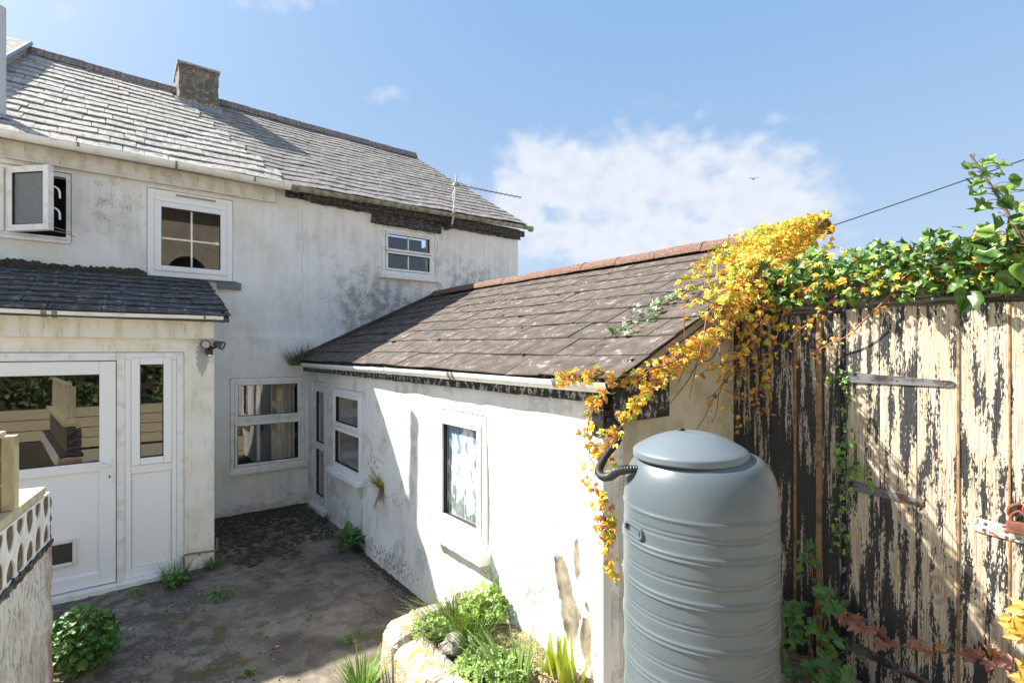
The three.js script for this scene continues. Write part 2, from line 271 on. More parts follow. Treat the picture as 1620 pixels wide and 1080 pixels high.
/** at(u, t): a point u metres along and t metres up the slope. Fills the slope with slates; the first most are meshes of their own, the others one mass. */
function slates(parent, o) {
  const rows = [], list = [];
  const rows_n = Math.ceil(o.slope / o.expo);
  for (let r = 0; r < rows_n; r++) {
    const t = r * o.expo, lo = o.lo ? o.lo(t) : 0, hi = o.hi(t + o.expo * 0.5);
    let u = lo - (r % 2 ? 0.5 : 0.02) * o.width - R() * 0.04 * o.width;
    while (u < hi - 0.03) { const w = o.width * rr(1 - o.vary, 1 + o.vary), a = Math.max(u, lo), b = Math.min(u + w, hi); if (b - a > 0.035) list.push({ r, t, a, b }); u += w; }
  }
  const mass = [];
  for (const s of list) {
    const len = Math.min(o.expo * 1.32, o.slope - s.t + 0.06), th = o.thick * rr(0.8, 1.25), cu = (s.a + s.b) / 2;
    const base = o.at(cu, s.t), up = o.at(cu, s.t + 0.1).sub(base).normalize(), along = o.at(cu + 0.05, s.t).sub(o.at(cu - 0.05, s.t)).normalize(), nrm = V(0, 0, 0).crossVectors(along, up).normalize();
    up.crossVectors(nrm, along);
    const lift = o.thick * 1.55 + rr(0, o.lift || 0.002), tilt = Math.atan2(lift, len);
    const up2 = up.clone().multiplyScalar(Math.cos(tilt)).addScaledVector(nrm, -Math.sin(tilt)), n2v = V(0, 0, 0).crossVectors(along, up2);
    const m = new THREE.Matrix4().makeBasis(along, up2, n2v);
    m.multiply(new THREE.Matrix4().makeRotationZ(rr(-1, 1) * (o.skew || 0.006)));
    m.scale(V(s.b - s.a - o.gap, len, th));
    const c = base.clone().addScaledVector(up, len / 2 - 0.02 + rr(-1, 1) * (o.slip || 0.004)).addScaledVector(nrm, lift / 2 + th / 2 + 0.002);
    m.setPosition(c);
    const kind = o.kind(cu, s.t, s), mi = Math.floor(R() * 4), gi = Math.floor(R() * 10);
    s.m = m; s.kind = kind; s.mi = mi; s.gi = gi; s.c = c;
  }
  list.sort((p, q) => p.c.distanceToSquared(camera.position) - q.c.distanceToSquared(camera.position));
  list.forEach((s, i) => {
    if (i < (o.most || 300)) { const q = new THREE.Mesh(slateBoxes[s.gi], slateMats[s.kind][s.mi]); q.name = 'slate'; q.castShadow = q.receiveShadow = true; s.m.decompose(q.position, q.quaternion, q.scale); parent.add(q); }
    else { (mass[s.mi] ||= []).push(slateBoxes[s.gi].clone().applyMatrix4(s.m)); mass.kind = s.kind; }
  });
  const all = mass.filter(Boolean);
  if (all.length) { const tint = [1, 0.92, 1.06, 0.96]; const gs = []; mass.forEach((l, i) => l && l.forEach(g => { const c = new Float32Array(g.attributes.position.count * 3).fill(tint[i]); g.setAttribute('color', new THREE.BufferAttribute(c, 3)); gs.push(g); })); const mt = slateMats[mass.kind][0].clone(); mt.vertexColors = true; const q = mesh('upper_slates', gs, mt, parent); q.userData.kind = 'stuff'; }
}
function mossClumps(parent, n, at, umin, umax, tmax, s0, s1, mat = M.moss, pick) {
  const gs = [], ico = new THREE.IcosahedronGeometry(1, 1);
  for (let i = 0; i < n; i++) {
    let u = rr(umin, umax), t = R() * tmax; if (pick) [u, t] = pick(u, t);
    const p = at(u, t), k = 1 + Math.floor(R() * 4), s = rr(s0, s1);
    for (let j = 0; j < k; j++) { const g = ico.clone(); g.scale(s * rr(0.5, 1.2), s * rr(0.25, 0.5), s * rr(0.5, 1.0)); rough(g, s * 0.7, 1.2 / s, i * 3 + j); g.translate(p.x + rr(-1, 1) * s * 1.6, p.y + 0.004, p.z + rr(-1, 1) * s * 0.8); gs.push(metric(g, 20)); }
  }
  const m = mesh('moss', gs, mat, parent); m.userData.kind = 'stuff'; return m;
}

// ---------------------------------------------------------------- main house
const house = thing('main_house', 'white rendered two storey house with long grey slate roof and chimney', 'house');
{
  // outer render: white paint gone grey and peppered with black mould
  const mapA = colorTex(2048, 1280, (u, v) => {
    const x = u * 7.95 - 2, y = v * 4.7 - 0.25;
    const a = fbm(x * 0.9, y * 0.9, 5), b = fbm(x * 4, y * 4 + 9, 5), c = n2(x * 42, y * 42), f = n2(x * 85 + 7, y * 85), st = fbm(x * 7 + 3, y * 0.7, 4);
    let k = mix3([0.86, 0.85, 0.825], [0.77, 0.755, 0.70], sstep(-0.2, 0.5, a * 0.7 + st * 0.5));
    k = mul3(k, 0.97 + 0.06 * c * b);
    k = mix3(k, [0.72, 0.685, 0.58], sstep(0.05, 0.45, fbm(x * 1.4 + 21, y * 1.4, 4) + 0.12) * 0.45 * sstep(2.4, 1.4, x));
    const z1 = Math.exp(-((x - 3.1) ** 2 / 1.1 + (y - 2.75) ** 2 / 0.5)), z2 = Math.exp(-((x - 4.9) ** 2 / 0.9 + (y - 3.1) ** 2 / 0.35)), z3 = Math.exp(-((x + 0.05) ** 2 / 0.12 + (y - 3.75) ** 2 / 0.25)) * 0.6, z4 = Math.exp(-((y - 3.5) ** 2 / 0.5 + (x - 2.4) ** 2 / 0.6)) * 0.35, z5 = Math.exp(-((x - 4.15) ** 2 / 0.02)) * 0.6 * sstep(3.0, 3.3, y);
    const zone = Math.max(z1, z2, z3, z4, z5);
    k = mix3(k, [0.46, 0.455, 0.44], sstep(-0.15, 0.45, b + st * 0.6 + zone * 0.4 - 0.25) * zone * 0.55);
    k = mix3(k, [0.16, 0.16, 0.165], sstep(0.62, 0.78, zone * 0.95 + 0.42 * c + 0.30 * f + 0.35 * b - 0.12) * 0.72);
    k = mix3(k, [0.24, 0.235, 0.22], sstep(0.72, 0.86, 0.55 * c + 0.5 * f + 0.5 * b + 0.2 * a) * 0.55);
    k = mix3(k, [0.34, 0.30, 0.235], sstep(0.16, 0.26, 0.30 - y * 1.6 + 0.45 * b + 0.22 * c) * 0.5);        // splashed dirt at the foot
    const patch = Math.max(0, 1 - Math.hypot((x - 2.05) / 0.5, (y - 2.6) / 0.9));
    k = mix3(k, [0.87, 0.87, 0.86], patch > 0 && b > -0.1 ? 0.35 : 0);
    const cr = (px, w) => sstep(0.010, 0.003, Math.abs(x - px - 0.03 * n2(y * 3, px * 9) - 0.008 * n2(y * 20, px)));
    return mix3(k, [0.36, 0.34, 0.31], Math.max(cr(2.02) * (y > 2.3 && y < 4.05 ? 0.35 : 0), cr(4.14) * (y > 2.9 && y < 3.9 ? 0.5 : 0)));
  }, false);
  const renderA = std({ map: mapA, roughness: 0.9, bumpMap: scaled(stucco, 2.2, 1.3), bumpScale: 0.010 });
  const holes = [[-1.62, -0.406, 3.29, 4.04], [0.26, 1.157, 2.98, 4.03], [3.18, 4.10, 3.22, 4.01], [1.12, 2.035, 0.55, 1.75]];
  const relief = (x, y) => 0.018 * fbm(x * 0.8, y * 0.8, 3) + 0.004 * fbm(x * 5, y * 5, 3) + 0.018 * sstep(2.335, 2.315, y + 0.006 * n2(x * 6, 1)) * (x > 0.6 && x < 2.3 ? 1 : 0) + (x < 1.66 ? 0.035 * sstep(4.085, 4.10, y + 0.008 * n2(x * 4, 3)) : 0);
  mesh('front_wall', wallGeo(-2, 5.85, -0.15, 4.36, holes, 0.04, 0.32, relief, (u, v, w) => [u, v, ZA + w], (u, v, w) => [(u + w * 0.5 + 2) / 7.95, (v + 0.25) / 4.7]), renderA, house);
  const skewX = z => lerp(5.85, 5.23, clamp((-7.33 - z) / 2.97));
  // the far end of the house, its back and party wall, floors and partitions close the rooms
  const endShape = [[5.85, -7.36], [5.05, -11.1], [5.0, -11.1], [5.75, -7.6]];
  const es = new THREE.Shape(); endShape.forEach(([x, z], i) => i ? es.lineTo(x, -z) : es.moveTo(x, -z)); es.closePath();
  const eg = new THREE.ExtrudeGeometry(es, { depth: 4.5, bevelEnabled: false }); eg.rotateX(-Math.PI / 2); eg.translate(0, -0.15, 0);
  mesh('end_wall', metric(eg, 0.12, 0.2), renderA, house);
  mesh('back_wall', box(-2, 5.0, -0.15, 4.4, -13.2, -13.0), M.roomWall, house);
  { const s = new THREE.Shape(); s.moveTo(7.37, -0.15); s.lineTo(7.37, 4.25); s.lineTo(10.3, 6.40); s.lineTo(13.2, 4.3); s.lineTo(13.2, -0.15); s.closePath(); const g = new THREE.ExtrudeGeometry(s, { depth: 0.3, bevelEnabled: false }); g.rotateY(Math.PI / 2); g.translate(-2.3, 0, 0); mesh('party_wall', metric(g), M.roomWall, house); }
  mesh('upper_floor', box(-2, 5.0, 2.45, 2.6, -12.95, -7.67), M.darkRoom, house);
  mesh('partition', [box(-1.95, 5.0, 2.61, 4.4, -9.6, -9.5), box(-1.95, 5.0, 0, 2.44, -10.1, -10.0), box(2.2, 2.3, 2.61, 4.4, -9.49, -7.68)], M.roomWall, house);
  // roof
  const eaveY = x => lerp(4.31, 4.40, sstep(1, 5.85, x)) + 0.012 * n2(x * 0.7, 4);
  const ridgeY = x => lerp(6.50, 6.43, clamp((x + 2) / 7.3)) + 0.012 * n2(x * 0.6, 8);
  const SL = 3.79;
  const at = (u, t) => { const k = t / SL; return V(u, lerp(eaveY(u), ridgeY(u), k) + 0.012 * fbm(u * 1.1, t * 1.1, 2), lerp(-7.14, -10.3, k)); };
  const hi = t => lerp(5.92, 5.26, t / SL);
  const roof = sub('roof', house);
  const deck = []; { const pos = [], idx = [], n = 40; for (let i = 0; i <= n; i++) for (const t of [0, SL]) { const u = lerp(-2.3, hi(t) - 0.02, i / n), q = at(u, t); pos.push(q.x, q.y, q.z, q.x, q.y - 0.06, q.z); } for (let i = 0; i < n; i++) { const a = i * 4; idx.push(a, a + 4, a + 6, a, a + 6, a + 2, a + 1, a + 7, a + 5, a + 1, a + 3, a + 7, a, a + 5, a + 4, a, a + 1, a + 5); } const g = new THREE.BufferGeometry(); g.setAttribute('position', new THREE.Float32BufferAttribute(pos, 3)); g.setIndex(idx); g.computeVertexNormals(); deck.push(metric(g)); }
  deck[1] = (() => { const g = new THREE.BufferGeometry(); g.setAttribute('position', new THREE.Float32BufferAttribute([-2.3, 6.48, -10.3, 5.24, 6.42, -10.3, 5.0, 4.3, -13.4, -2.3, 4.3, -13.4], 3)); g.setIndex([0, 1, 2, 0, 2, 3]); g.computeVertexNormals(); return metric(g); })();
  mesh('roof_deck', deck, M.darkRoom, roof);
  const old = (u, t) => u < 1.72 - t * 0.42 + 0.12 * n2(u * 3, t * 3);
  const seam = t => 1.72 - t * 0.30;
  slates(roof, { at, slope: SL, expo: 0.243, width: 0.215, vary: 0.14, thick: 0.0125, lift: 0.003, gap: 0.004, skew: 0.005, slip: 0.004, lo: () => -1.25, hi: t => seam(Math.floor(t / 0.243) * 0.243) + 0.1 * (Math.floor(t / 0.243) % 2), kind: () => 'old', most: 225 });
  slates(roof, { at, slope: SL, expo: 0.20, width: 0.25, vary: 0.06, thick: 0.009, lift: 0.002, gap: 0.003, slip: 0.003, lo: t => seam(t) - 0.1, hi, kind: () => 'newer', most: 75 });
  mossClumps(roof, 70, at, -1.2, 2.2, SL - 0.2, 0.008, 0.022);
  for (let x = -2.25; x < 5.2; x += 0.46) {                   // ridge tiles
    const a = at(x, SL), b = at(Math.min(x + 0.462, 5.27), SL);
    const s = new THREE.Shape(); s.moveTo(-0.13, -0.085); s.lineTo(-0.05, 0.035); s.absarc(0, 0.02, 0.05, Math.PI * 0.9, Math.PI * 0.1, true); s.lineTo(0.13, -0.085); s.lineTo(0.11, -0.09); s.lineTo(0, 0.03); s.lineTo(-0.11, -0.09); s.closePath();
    const g = new THREE.ExtrudeGeometry(s, { depth: b.x - a.x - 0.005, bevelEnabled: false, curveSegments: 5 }); g.rotateY(Math.PI / 2); g.translate(a.x, 0, 0);
    sagged(g, 0.01, 0.5, 3); g.translate(0, lerp(a.y, b.y, 0.5) + 0.045, a.z); mesh('ridge_tile', metric(g, 2), M.ridgeGrey, roof);
  }
  // raised neighbouring roof at the far left with its lead-dressed verge, and the flue pipe
  { const a = at(-1.28, 0), b = at(-0.98, SL), pos = []; const p0 = at(-2.4, 0.05), p1 = at(-1.42, 0.05), p2 = at(-1.05, SL + 0.02), p3 = at(-2.4, SL + 0.02); for (const q of [p0, p1, p2, p3]) pos.push(q.x, q.y + 0.17, q.z, q.x, q.y - 0.02, q.z); const g = new THREE.BufferGeometry(); g.setAttribute('position', new THREE.Float32BufferAttribute(pos, 3)); g.setIndex([0, 2, 4, 0, 4, 6, 2, 3, 5, 2, 5, 4, 0, 1, 3, 0, 3, 2, 4, 5, 7, 4, 7, 6]); const gn = g.toNonIndexed(); gn.computeVertexNormals(); mesh('raised_verge', metric(gn), slateMats.old[0], roof);
    mesh('lead_flashing', tube([at(-1.41, 0.05).add(V(0.012, 0.165, 0)), at(-1.23, SL / 2).add(V(0.012, 0.165, 0)), at(-1.04, SL).add(V(0.012, 0.165, 0))], 0.03, 12, 6), M.lead, roof); }
  const flue = sub('flue_pipe', house); flue.position.set(-1.0, 4.5, -7.5);
  mesh('pipe', (() => { const g = new THREE.CylinderGeometry(0.062, 0.062, 1.22, 24); g.translate(0, 0.6, 0); return g; })(), M.pvcGrey, flue);
  mesh('pipe_collar', (() => { const g = new THREE.ConeGeometry(0.16, 0.12, 20, 1, false); g.translate(0, 0.07, 0); return g; })(), M.lead, flue);
  // chimney
  const ch = sub('chimney', house);
  const chimMap = colorTex(512, 512, (u, v) => { const a = fbm(u * 5, v * 5, 5), b = fbm(u * 22, v * 14 + 4, 5), c = n2(u * 70, v * 70); let k = mix3([0.12, 0.11, 0.095], [0.23, 0.21, 0.18], sstep(-0.25, 0.5, a * 0.8 + b * 0.5)); k = mix3(k, [0.42, 0.40, 0.35], sstep(0.40, 0.5, b + 0.12 * c)); return mix3(k, [0.13, 0.12, 0.05], sstep(0.2, 0.5, fbm(u * 4 + 9, v * 4, 3)) * 0.5); });
  const chM = std({ map: chimMap, roughness: 0.95, bumpMap: grit, bumpScale: 0.02 });
  const stack = new THREE.BoxGeometry(0.565, 1.1, 0.78, 16, 28, 18); rough(stack, 0.022, 5, 4); stack.translate(1.052, 6.25, -10.2); mesh('stack', metric(stack, 1.1), chM, ch);
  const foot = new THREE.BoxGeometry(0.60, 0.30, 0.82, 10, 5, 10); rough(foot, 0.02, 6, 14); foot.translate(1.052, 6.08, -10.2); mesh('stack_foot', metric(foot, 1.6), std({ map: colorTex(256, 256, (u, v) => { const a = fbm(u * 8, v * 8, 5); return mix3([0.36, 0.32, 0.24], [0.15, 0.14, 0.07], sstep(-0.1, 0.4, a)); }), roughness: 0.95, bumpMap: grit, bumpScale: 0.01 }), ch);
  mesh('chimney_cap', box(0.745, 1.36, 6.79, 6.822, -10.62, -9.775, 0.006), M.lead, ch);
  const vg = []; for (let j = 0; j < 2; j++) for (let i = 0; i < 9; i++) vg.push(box(0.985 + i * 0.021, 0.998 + i * 0.021, 6.70 + j * 0.022, 6.712 + j * 0.022, -9.806, -9.798));
  mesh('vent', box(0.965, 1.19, 6.69, 6.74, -9.83, -9.802), std({ color: lin(0.42, 0.30, 0.19), roughness: 0.9 }), ch); mesh('vent_slots', vg, M.blackPlastic, ch);
  { const gs = []; for (const [x0, x1] of [[0.72, 1.05], [1.05, 1.385]]) { const pos = [], a = at(x0, 0), t0 = (9.80 - 7.14) / 3.16 * SL; const q = [[x0, t0 - 0.14], [x1, t0 - 0.14], [x1, t0 + 0.05], [x0, t0 + 0.05]].map(([u, t]) => at(u, t)); q.forEach((p, i) => pos.push(p.x, p.y + (i < 2 ? 0.026 : 0.075), p.z)); const g = new THREE.BufferGeometry(); g.setAttribute('position', new THREE.Float32BufferAttribute(pos, 3)); g.setIndex([0, 1, 2, 0, 2, 3]); g.computeVertexNormals(); gs.push(metric(g)); } mesh('lead_apron', gs, M.lead, ch); }
  // eaves: cream board and round gutter on the left, black rotten board and moulded gutter beyond it
  mesh('eaves_board', [box(-2, 1.66, 4.10, 4.27, -7.305, -7.268, 0.006), box(-2, 1.64, 4.075, 4.10, -7.30, -7.25, 0.006)], std({ map: colorTex(1024, 256, (u, v) => { const a = fbm(u * 5, v * 2, 5), b = fbm(u * 30, v * 9 + 5, 5); return mix3(mix3([0.72, 0.70, 0.64], [0.60, 0.56, 0.46], sstep(-0.2, 0.5, a)), [0.30, 0.27, 0.20], sstep(0.36, 0.5, b + a * 0.3) * 0.6); }), roughness: 0.75 }), house);
  const gl = sub('gutter', house);
  mesh('gutter_trough', sagged(channel(3.85, 0.066), 0.006, 0.6, 2).translate(-2.05, 4.30, -7.10), M.gutterWhite, gl);
  for (const x of [-1.3, -0.35, 0.52, 1.35]) mesh('gutter_bracket', channel(0.022, 0.0715, 0.006).translate(x, 4.306, -7.10), M.bracket, gl);
  const gr = sub('gutter', house);
  const trough = channel(4.13, 0.056); { const p = trough.attributes.position; for (let i = 0; i < p.count; i++) p.setY(i, p.getY(i) + lerp(0, 0.075, p.getX(i) / 4.13)); } mesh('gutter_trough', trough.translate(1.80, 4.29, -7.10), M.gutterGrey, gr);
  for (const [x, y] of [[1.80, 4.291], [1.86, 4.292], [2.72, 4.308], [3.6, 4.324], [4.85, 4.346]]) mesh('gutter_joint', channel(0.05, 0.065, 0.009).translate(x, y, -7.10), M.gutterGrey, gr);
  mesh('stop_end', (() => { const g = new THREE.CylinderGeometry(0.05, 0.055, 0.06, 16); g.rotateZ(Math.PI / 2); g.translate(5.96, 4.335, -7.10); return g; })(), M.gutterGrey, gr);
  { const gs = [[1.78, 2.06, 4.20, 4.30, 0.02], [2.05, 3.05, 4.17, 4.29, 0.035], [3.0, 4.4, 4.15, 4.30, 0.03], [4.35, 5.86, 4.15, 4.33, 0.028]].map(([a, b, c, d, w], i) => { const g = new THREE.BoxGeometry(b - a, d - c, 0.03, 24, 4, 1); rough(g, 0.028, 7, i * 7); g.translate((a + b) / 2, (c + d) / 2, ZA + w + 0.016); return metric(g, 0.8); }); mesh('black_fascia', gs, M.rotten, house); }
  { const g = new THREE.BoxGeometry(1.18, 0.11, 0.05, 30, 5, 1); rough(g, 0.02, 6, 40); g.translate(3.60, 4.085, ZA + 0.03); mesh('lintel', metric(g, 0.9), M.rotten, house); }
  mesh('lower_roof_edge', box(2.0, 5.90, 4.20, 4.30, -7.26, -7.20), M.rotten, house);
  // windows of the front
  const w2 = windowUnit(house, [0.265, 2.985, ZA - 0.02], 0, 0.887, 1.035, { t: 0.07, lights: [[0.07, 0.817, 0.07, 0.90, 0.066, [0.445], [0.47]]], mat: M.upvc });
  mesh('head_board', box(0.07, 0.817, 0.905, 0.966, -0.03, 0.028, 0.004), M.upvc, w2);
  mesh('vent', box(0.28, 0.70, 0.985, 1.005, 0.03, 0.05, 0.003), std({ color: lin(0.36, 0.30, 0.22), roughness: 0.8 }), w2);
  mesh('sticker', box(0.70, 0.735, 0.455, 0.49, -0.006, 0.004), M.upvc, w2);
  mesh('sill', [box(0.72, 0.98, -0.10, -0.012, -0.02, 0.075, 0.004), box(-0.02, 0.93, -0.015, 0.0, -0.03, 0.09, 0.004)], std({ color: lin(0.19, 0.195, 0.20), roughness: 0.85, bumpMap: grit, bumpScale: 0.004 }), w2);
  const w3 = windowUnit(house, [3.185, 3.29, ZA - 0.035], 0, 0.91, 0.715, { t: 0.055, lights: [[0.06, 0.85, 0.365, 0.655, 0.034, [0.455]], [0.06, 0.85, 0.06, 0.355, 0.034, [0.455]]], mat: M.upvcOld });
  mesh('sill', [box(-0.06, 0.98, -0.075, -0.005, -0.05, 0.13, 0.006)], M.upvcOld, w3);
  const w4 = windowUnit(house, [1.125, 0.555, ZA - 0.005], 0, 0.905, 1.19, { t: 0.045, transoms: [0.63], lights: [[0.045, 0.86, 0.655, 1.145, 0.045], [0.05, 0.855, 0.05, 0.605, 0.03]], sill: [0.025, 0.085, 0.045, M.upvcOld], mat: M.upvcOld });
  const w1 = windowUnit(house, [-1.615, 3.295, ZA - 0.055], 0, 1.205, 0.74, { t: 0.045, lights: [[0.045, 0.68, 0.045, 0.695, 0.045]], sill: [0.0, 0.10, 0.035, M.upvcOld], mat: M.upvcOld });
  mesh('mullion', box(0.68, 0.73, 0.045, 0.695, -0.03, 0.03, 0.004), M.upvcOld, w1);
  { const c = sub('open_casement', house); c.position.set(-0.895, 3.335, -7.335); c.rotation.y = -0.80;      // swung outwards on its left edge
    mesh('casement_frame', bars(0.50, 0.665, 0.065, -0.03, 0.03, 0.006), M.upvcOld, c);
    const frost = colorTex(256, 256, (u, v) => { const a = Math.abs(fbm(u * 26, v * 26, 3)); return mul3([0.30, 0.33, 0.32], 0.75 + 1.1 * a); });
    const pg = box(0.06, 0.44, 0.06, 0.605, -0.004, 0.006); mesh('pane', metric(pg, 2), phy({ map: frost, roughness: 0.22, transmission: 0.35, thickness: 0, bumpMap: scaled(stucco, 4), bumpScale: 0.002 }), c);
    mesh('gasket', bars(0.372, 0.537, 0.007, -0.01, 0.024, 0, 0.064, 0.064), M.rubber, c);
    for (const y of [0.46, 0.24]) mesh('handle', [tube([[0.475, y, -0.03], [0.48, y, -0.065], [0.50, y - 0.03, -0.08], [0.505, y - 0.11, -0.085]], 0.009, 14, 8)], M.upvc, c);
    mesh('hinge_arm', [tube([[0.49, 0.0, -0.02], [0.56, -0.012, -0.10], [0.53, -0.02, -0.22]], 0.005, 8, 5), tube([[0.49, 0.04, -0.02], [0.60, 0.0, -0.12]], 0.004, 6, 5)], M.bracket, c); }
  // curtains behind the lower window
  const curtain = std({ color: lin(0.62, 0.56, 0.46), roughness: 0.95 });
  const drape = (x0, x1, y0, y1, z, folds, amp) => { const g = new THREE.PlaneGeometry(x1 - x0, y1 - y0, 80, 8); const p = g.attributes.position; for (let i = 0; i < p.count; i++) { const u = (p.getX(i) / (x1 - x0) + 0.5); p.setZ(i, amp * Math.sin(u * folds * 6.28 + 0.6 * Math.sin(u * 9 + p.getY(i))) + amp * 0.4 * n2(u * 7, p.getY(i))); } g.translate((x0 + x1) / 2, (y0 + y1) / 2, z); g.computeVertexNormals(); return g; };
  mesh('curtain', drape(1.70, 2.02, 0.45, 1.8, ZA - 0.42, 5, 0.022), curtain, house);
  mesh('inner_mullion', box(1.53, 1.57, 0.55, 1.75, ZA - 0.5, ZA - 0.46), M.upvcOld, house);
  mesh('inner_door', box(-0.75, 0.05, 0.0, 2.0, ZA + 0.03, ZA + 0.07, 0.004), std({ color: lin(0.09, 0.07, 0.05), roughness: 0.6 }), house);
}

// ---------------------------------------------------------------- porch
const porch = thing('porch', 'white lean-to porch with mossy dark slate roof and glazed door', 'porch');
{
  const mapP = colorTex(1024, 1024, (u, v) => { const x = u * 2.2, y = v * 2.6, a = fbm(x * 2, y * 2, 5), b = fbm(x * 9, y * 3, 4), c = n2(x * 50, y * 50); let k = mix3([0.83, 0.80, 0.72], [0.76, 0.715, 0.60], sstep(-0.1, 0.5, a)); k = mix3(k, [0.62, 0.58, 0.48], sstep(0.1, 0.5, b) * 0.35); k = mix3(k, [0.32, 0.30, 0.26], sstep(0.75, 0.9, c * 0.7 + b * 0.8) * 0.5); k = mix3(k, [0.40, 0.20, 0.08], sstep(0.09, 0.03, Math.hypot(x - 0.15, (y - 2.33) * 1.3) + 0.03 * c) * 0.8); const pt = Math.hypot((x - 1.995) / 0.05, (y - 2.13) / 0.16); k = mix3(k, [0.44, 0.43, 0.40], sstep(1.1, 0.9, pt + 0.35 * fbm(x * 30, y * 14, 3))); return mix3(k, [0.28, 0.25, 0.2], sstep(0.14, 0.24, 0.25 - y * 2 + 0.4 * b + 0.25 * c) * 0.55); }, false);
  const renderP = std({ map: mapP, roughness: 0.9, bumpMap: scaled(stucco, 2), bumpScale: 0.006 });
  const rel = (x, y) => 0.008 * fbm(x * 2, y * 2, 3) + 0.003 * fbm(x * 9, y * 9, 2) + 0.012 * sstep(2.20, 2.21, y) - (x > 0.69 && x < 0.73 && false ? 0.01 : 0);
  mesh('front_wall', wallGeo(-1.35, 0.745, -0.1, 2.40, [[-1.02, 0.495, -0.1, 2.09]], 0.04, 0.13, rel, (u, v, w) => [u, v, -5.75 + w], (u, v) => [(u + 1.35) / 2.2, (v + 0.1) / 2.6]), renderP, porch);
  mesh('side_wall', box(0.61, 0.743, -0.1, 2.38, -7.30, -5.885), renderP, porch);
  mesh('side_wall', box(-1.45, -1.35, -0.1, 2.6, -7.30, -5.76), renderP, porch);
  const SL = 1.83, at = (u, t) => V(u, lerp(2.43, 2.97, t / SL) + 0.006 * n2(u, t), lerp(-5.585, -7.33, t / SL));
  const roof = sub('roof', porch);
  { const pos = [], q = [at(-1.5, 0), at(0.85, 0), at(0.85, SL), at(-1.5, SL)]; for (const v of q) pos.push(v.x, v.y, v.z); for (const v of q) pos.push(v.x, v.y - 0.05, v.z); const g = new THREE.BufferGeometry(); g.setAttribute('position', new THREE.Float32BufferAttribute(pos, 3)); g.setIndex([0, 1, 2, 0, 2, 3, 4, 6, 5, 4, 7, 6, 0, 4, 5, 0, 5, 1, 1, 5, 6, 1, 6, 2]); const n = g.toNonIndexed(); n.computeVertexNormals(); mesh('roof_deck', metric(n), M.darkRoom, roof); }
  slates(roof, { at, slope: SL, expo: 0.222, width: 0.33, vary: 0.08, thick: 0.010, lift: 0.004, gap: 0.006, skew: 0.008, slip: 0.008, lo: () => -1.45, hi: () => 0.875, kind: () => 'porch' });
  mossClumps(roof, 190, at, -1.2, 0.82, SL, 0.012, 0.030, M.moss, (u, t) => { t = Math.round(t / 0.222) * 0.222 - 0.03; return [R() < 0.45 ? rr(-1.2, -0.3) : u, Math.max(0, t)]; });
  { const gs = []; for (let x = -1.3; x < 0.24; x += 0.05) { const g = new THREE.IcosahedronGeometry(0.05, 1); g.scale(rr(0.8, 1.2), rr(0.7, 1.15), 0.7); rough(g, 0.035, 22, x * 9); g.translate(x, 2.995 + 0.012 * n2(x * 3, 2), ZA + 0.035); gs.push(metric(g, 6)); } const m = mesh('mossy_fillet', gs, M.moss, porch); m.userData.kind = 'stuff'; }
  mesh('lead_flashing', box(0.24, 0.84, 2.955, 2.985, ZA + 0.005, ZA + 0.06, 0.006), M.ridgeGrey, porch);
  mesh('fascia_board', [box(-1.35, 0.742, 2.215, 2.40, -5.728, -5.70, 0.005)], std({ map: colorTex(1024, 128, (u, v) => { const a = fbm(u * 6, v * 1, 5), b = fbm(u * 40, v * 5 + 3, 5); return mix3(mix3([0.76, 0.73, 0.66], [0.66, 0.61, 0.48], sstep(-0.2, 0.5, a)), [0.36, 0.31, 0.22], sstep(0.36, 0.5, b + 0.3 * a) * 0.55); }), roughness: 0.8 }), porch);
  const gt = sub('gutter', porch);
  mesh('gutter_trough', sagged(channel(2.3, 0.056), 0.004, 1, 5).translate(-1.5, 2.432, -5.63), M.gutterWhite, gt);
  for (const x of [-0.50, -0.435, -1.2]) mesh('gutter_bracket', channel(0.035, 0.062, 0.008).translate(x, 2.436, -5.63), M.bracket, gt);
  mesh('gutter_bracket', channel(0.018, 0.061, 0.008).translate(0.635, 2.436, -5.63), M.bracket, gt);
  mesh('stop_end', (() => { const g = new THREE.CylinderGeometry(0.058, 0.058, 0.03, 18, 1, false, Math.PI / 2, Math.PI); g.rotateZ(Math.PI / 2); g.translate(0.80, 2.432, -5.63); return g; })(), M.bracket, gt);
  // door, side light and sill
  const fr = sub('door_frame', porch); fr.position.set(0, 0, -5.785);
  mesh('frame', [box(-1.02, -0.93, 0, 2.085, -0.035, 0.035, 0.005), box(-0.015, 0.045, 0.0, 2.085, -0.035, 0.035, 0.005), box(0.435, 0.492, 0, 2.085, -0.035, 0.035, 0.005), box(-0.93, -0.015, 2.015, 2.085, -0.035, 0.034, 0.005), box(0.045, 0.435, 2.015, 2.085, -0.035, 0.034, 0.005)], M.upvcOld, fr);
  mesh('sill', box(-1.03, 0.50, -0.045, 0.03, -0.04, 0.115, 0.008), M.upvcOld, fr);
  const dr = sub('door', porch); dr.position.set(0, 0, -5.775);
  mesh('door_leaf', [...bars(0.90, 1.97, 0.115, -0.03, 0.032, 0.008, -0.92, 0.038), box(-0.82, -0.12, 1.045, 1.125, -0.03, 0.0305, 0.008)], M.upvc, dr);
  mesh('lower_panel', [box(-0.818, -0.122, 0.148, 1.048, -0.015, 0.010), ...bars(0.70, 0.90, 0.012, 0.0, 0.022, 0.004, -0.82, 0.148)], M.upvc, dr);
  mesh('pane', (() => { const g = new THREE.PlaneGeometry(0.71, 0.80); g.translate(-0.47, 1.51, 0.008); return g; })(), M.glass, dr);
  mesh('gasket', bars(0.702, 0.782, 0.007, 0.0, 0.024, 0, -0.821, 1.122), M.rubber, dr);
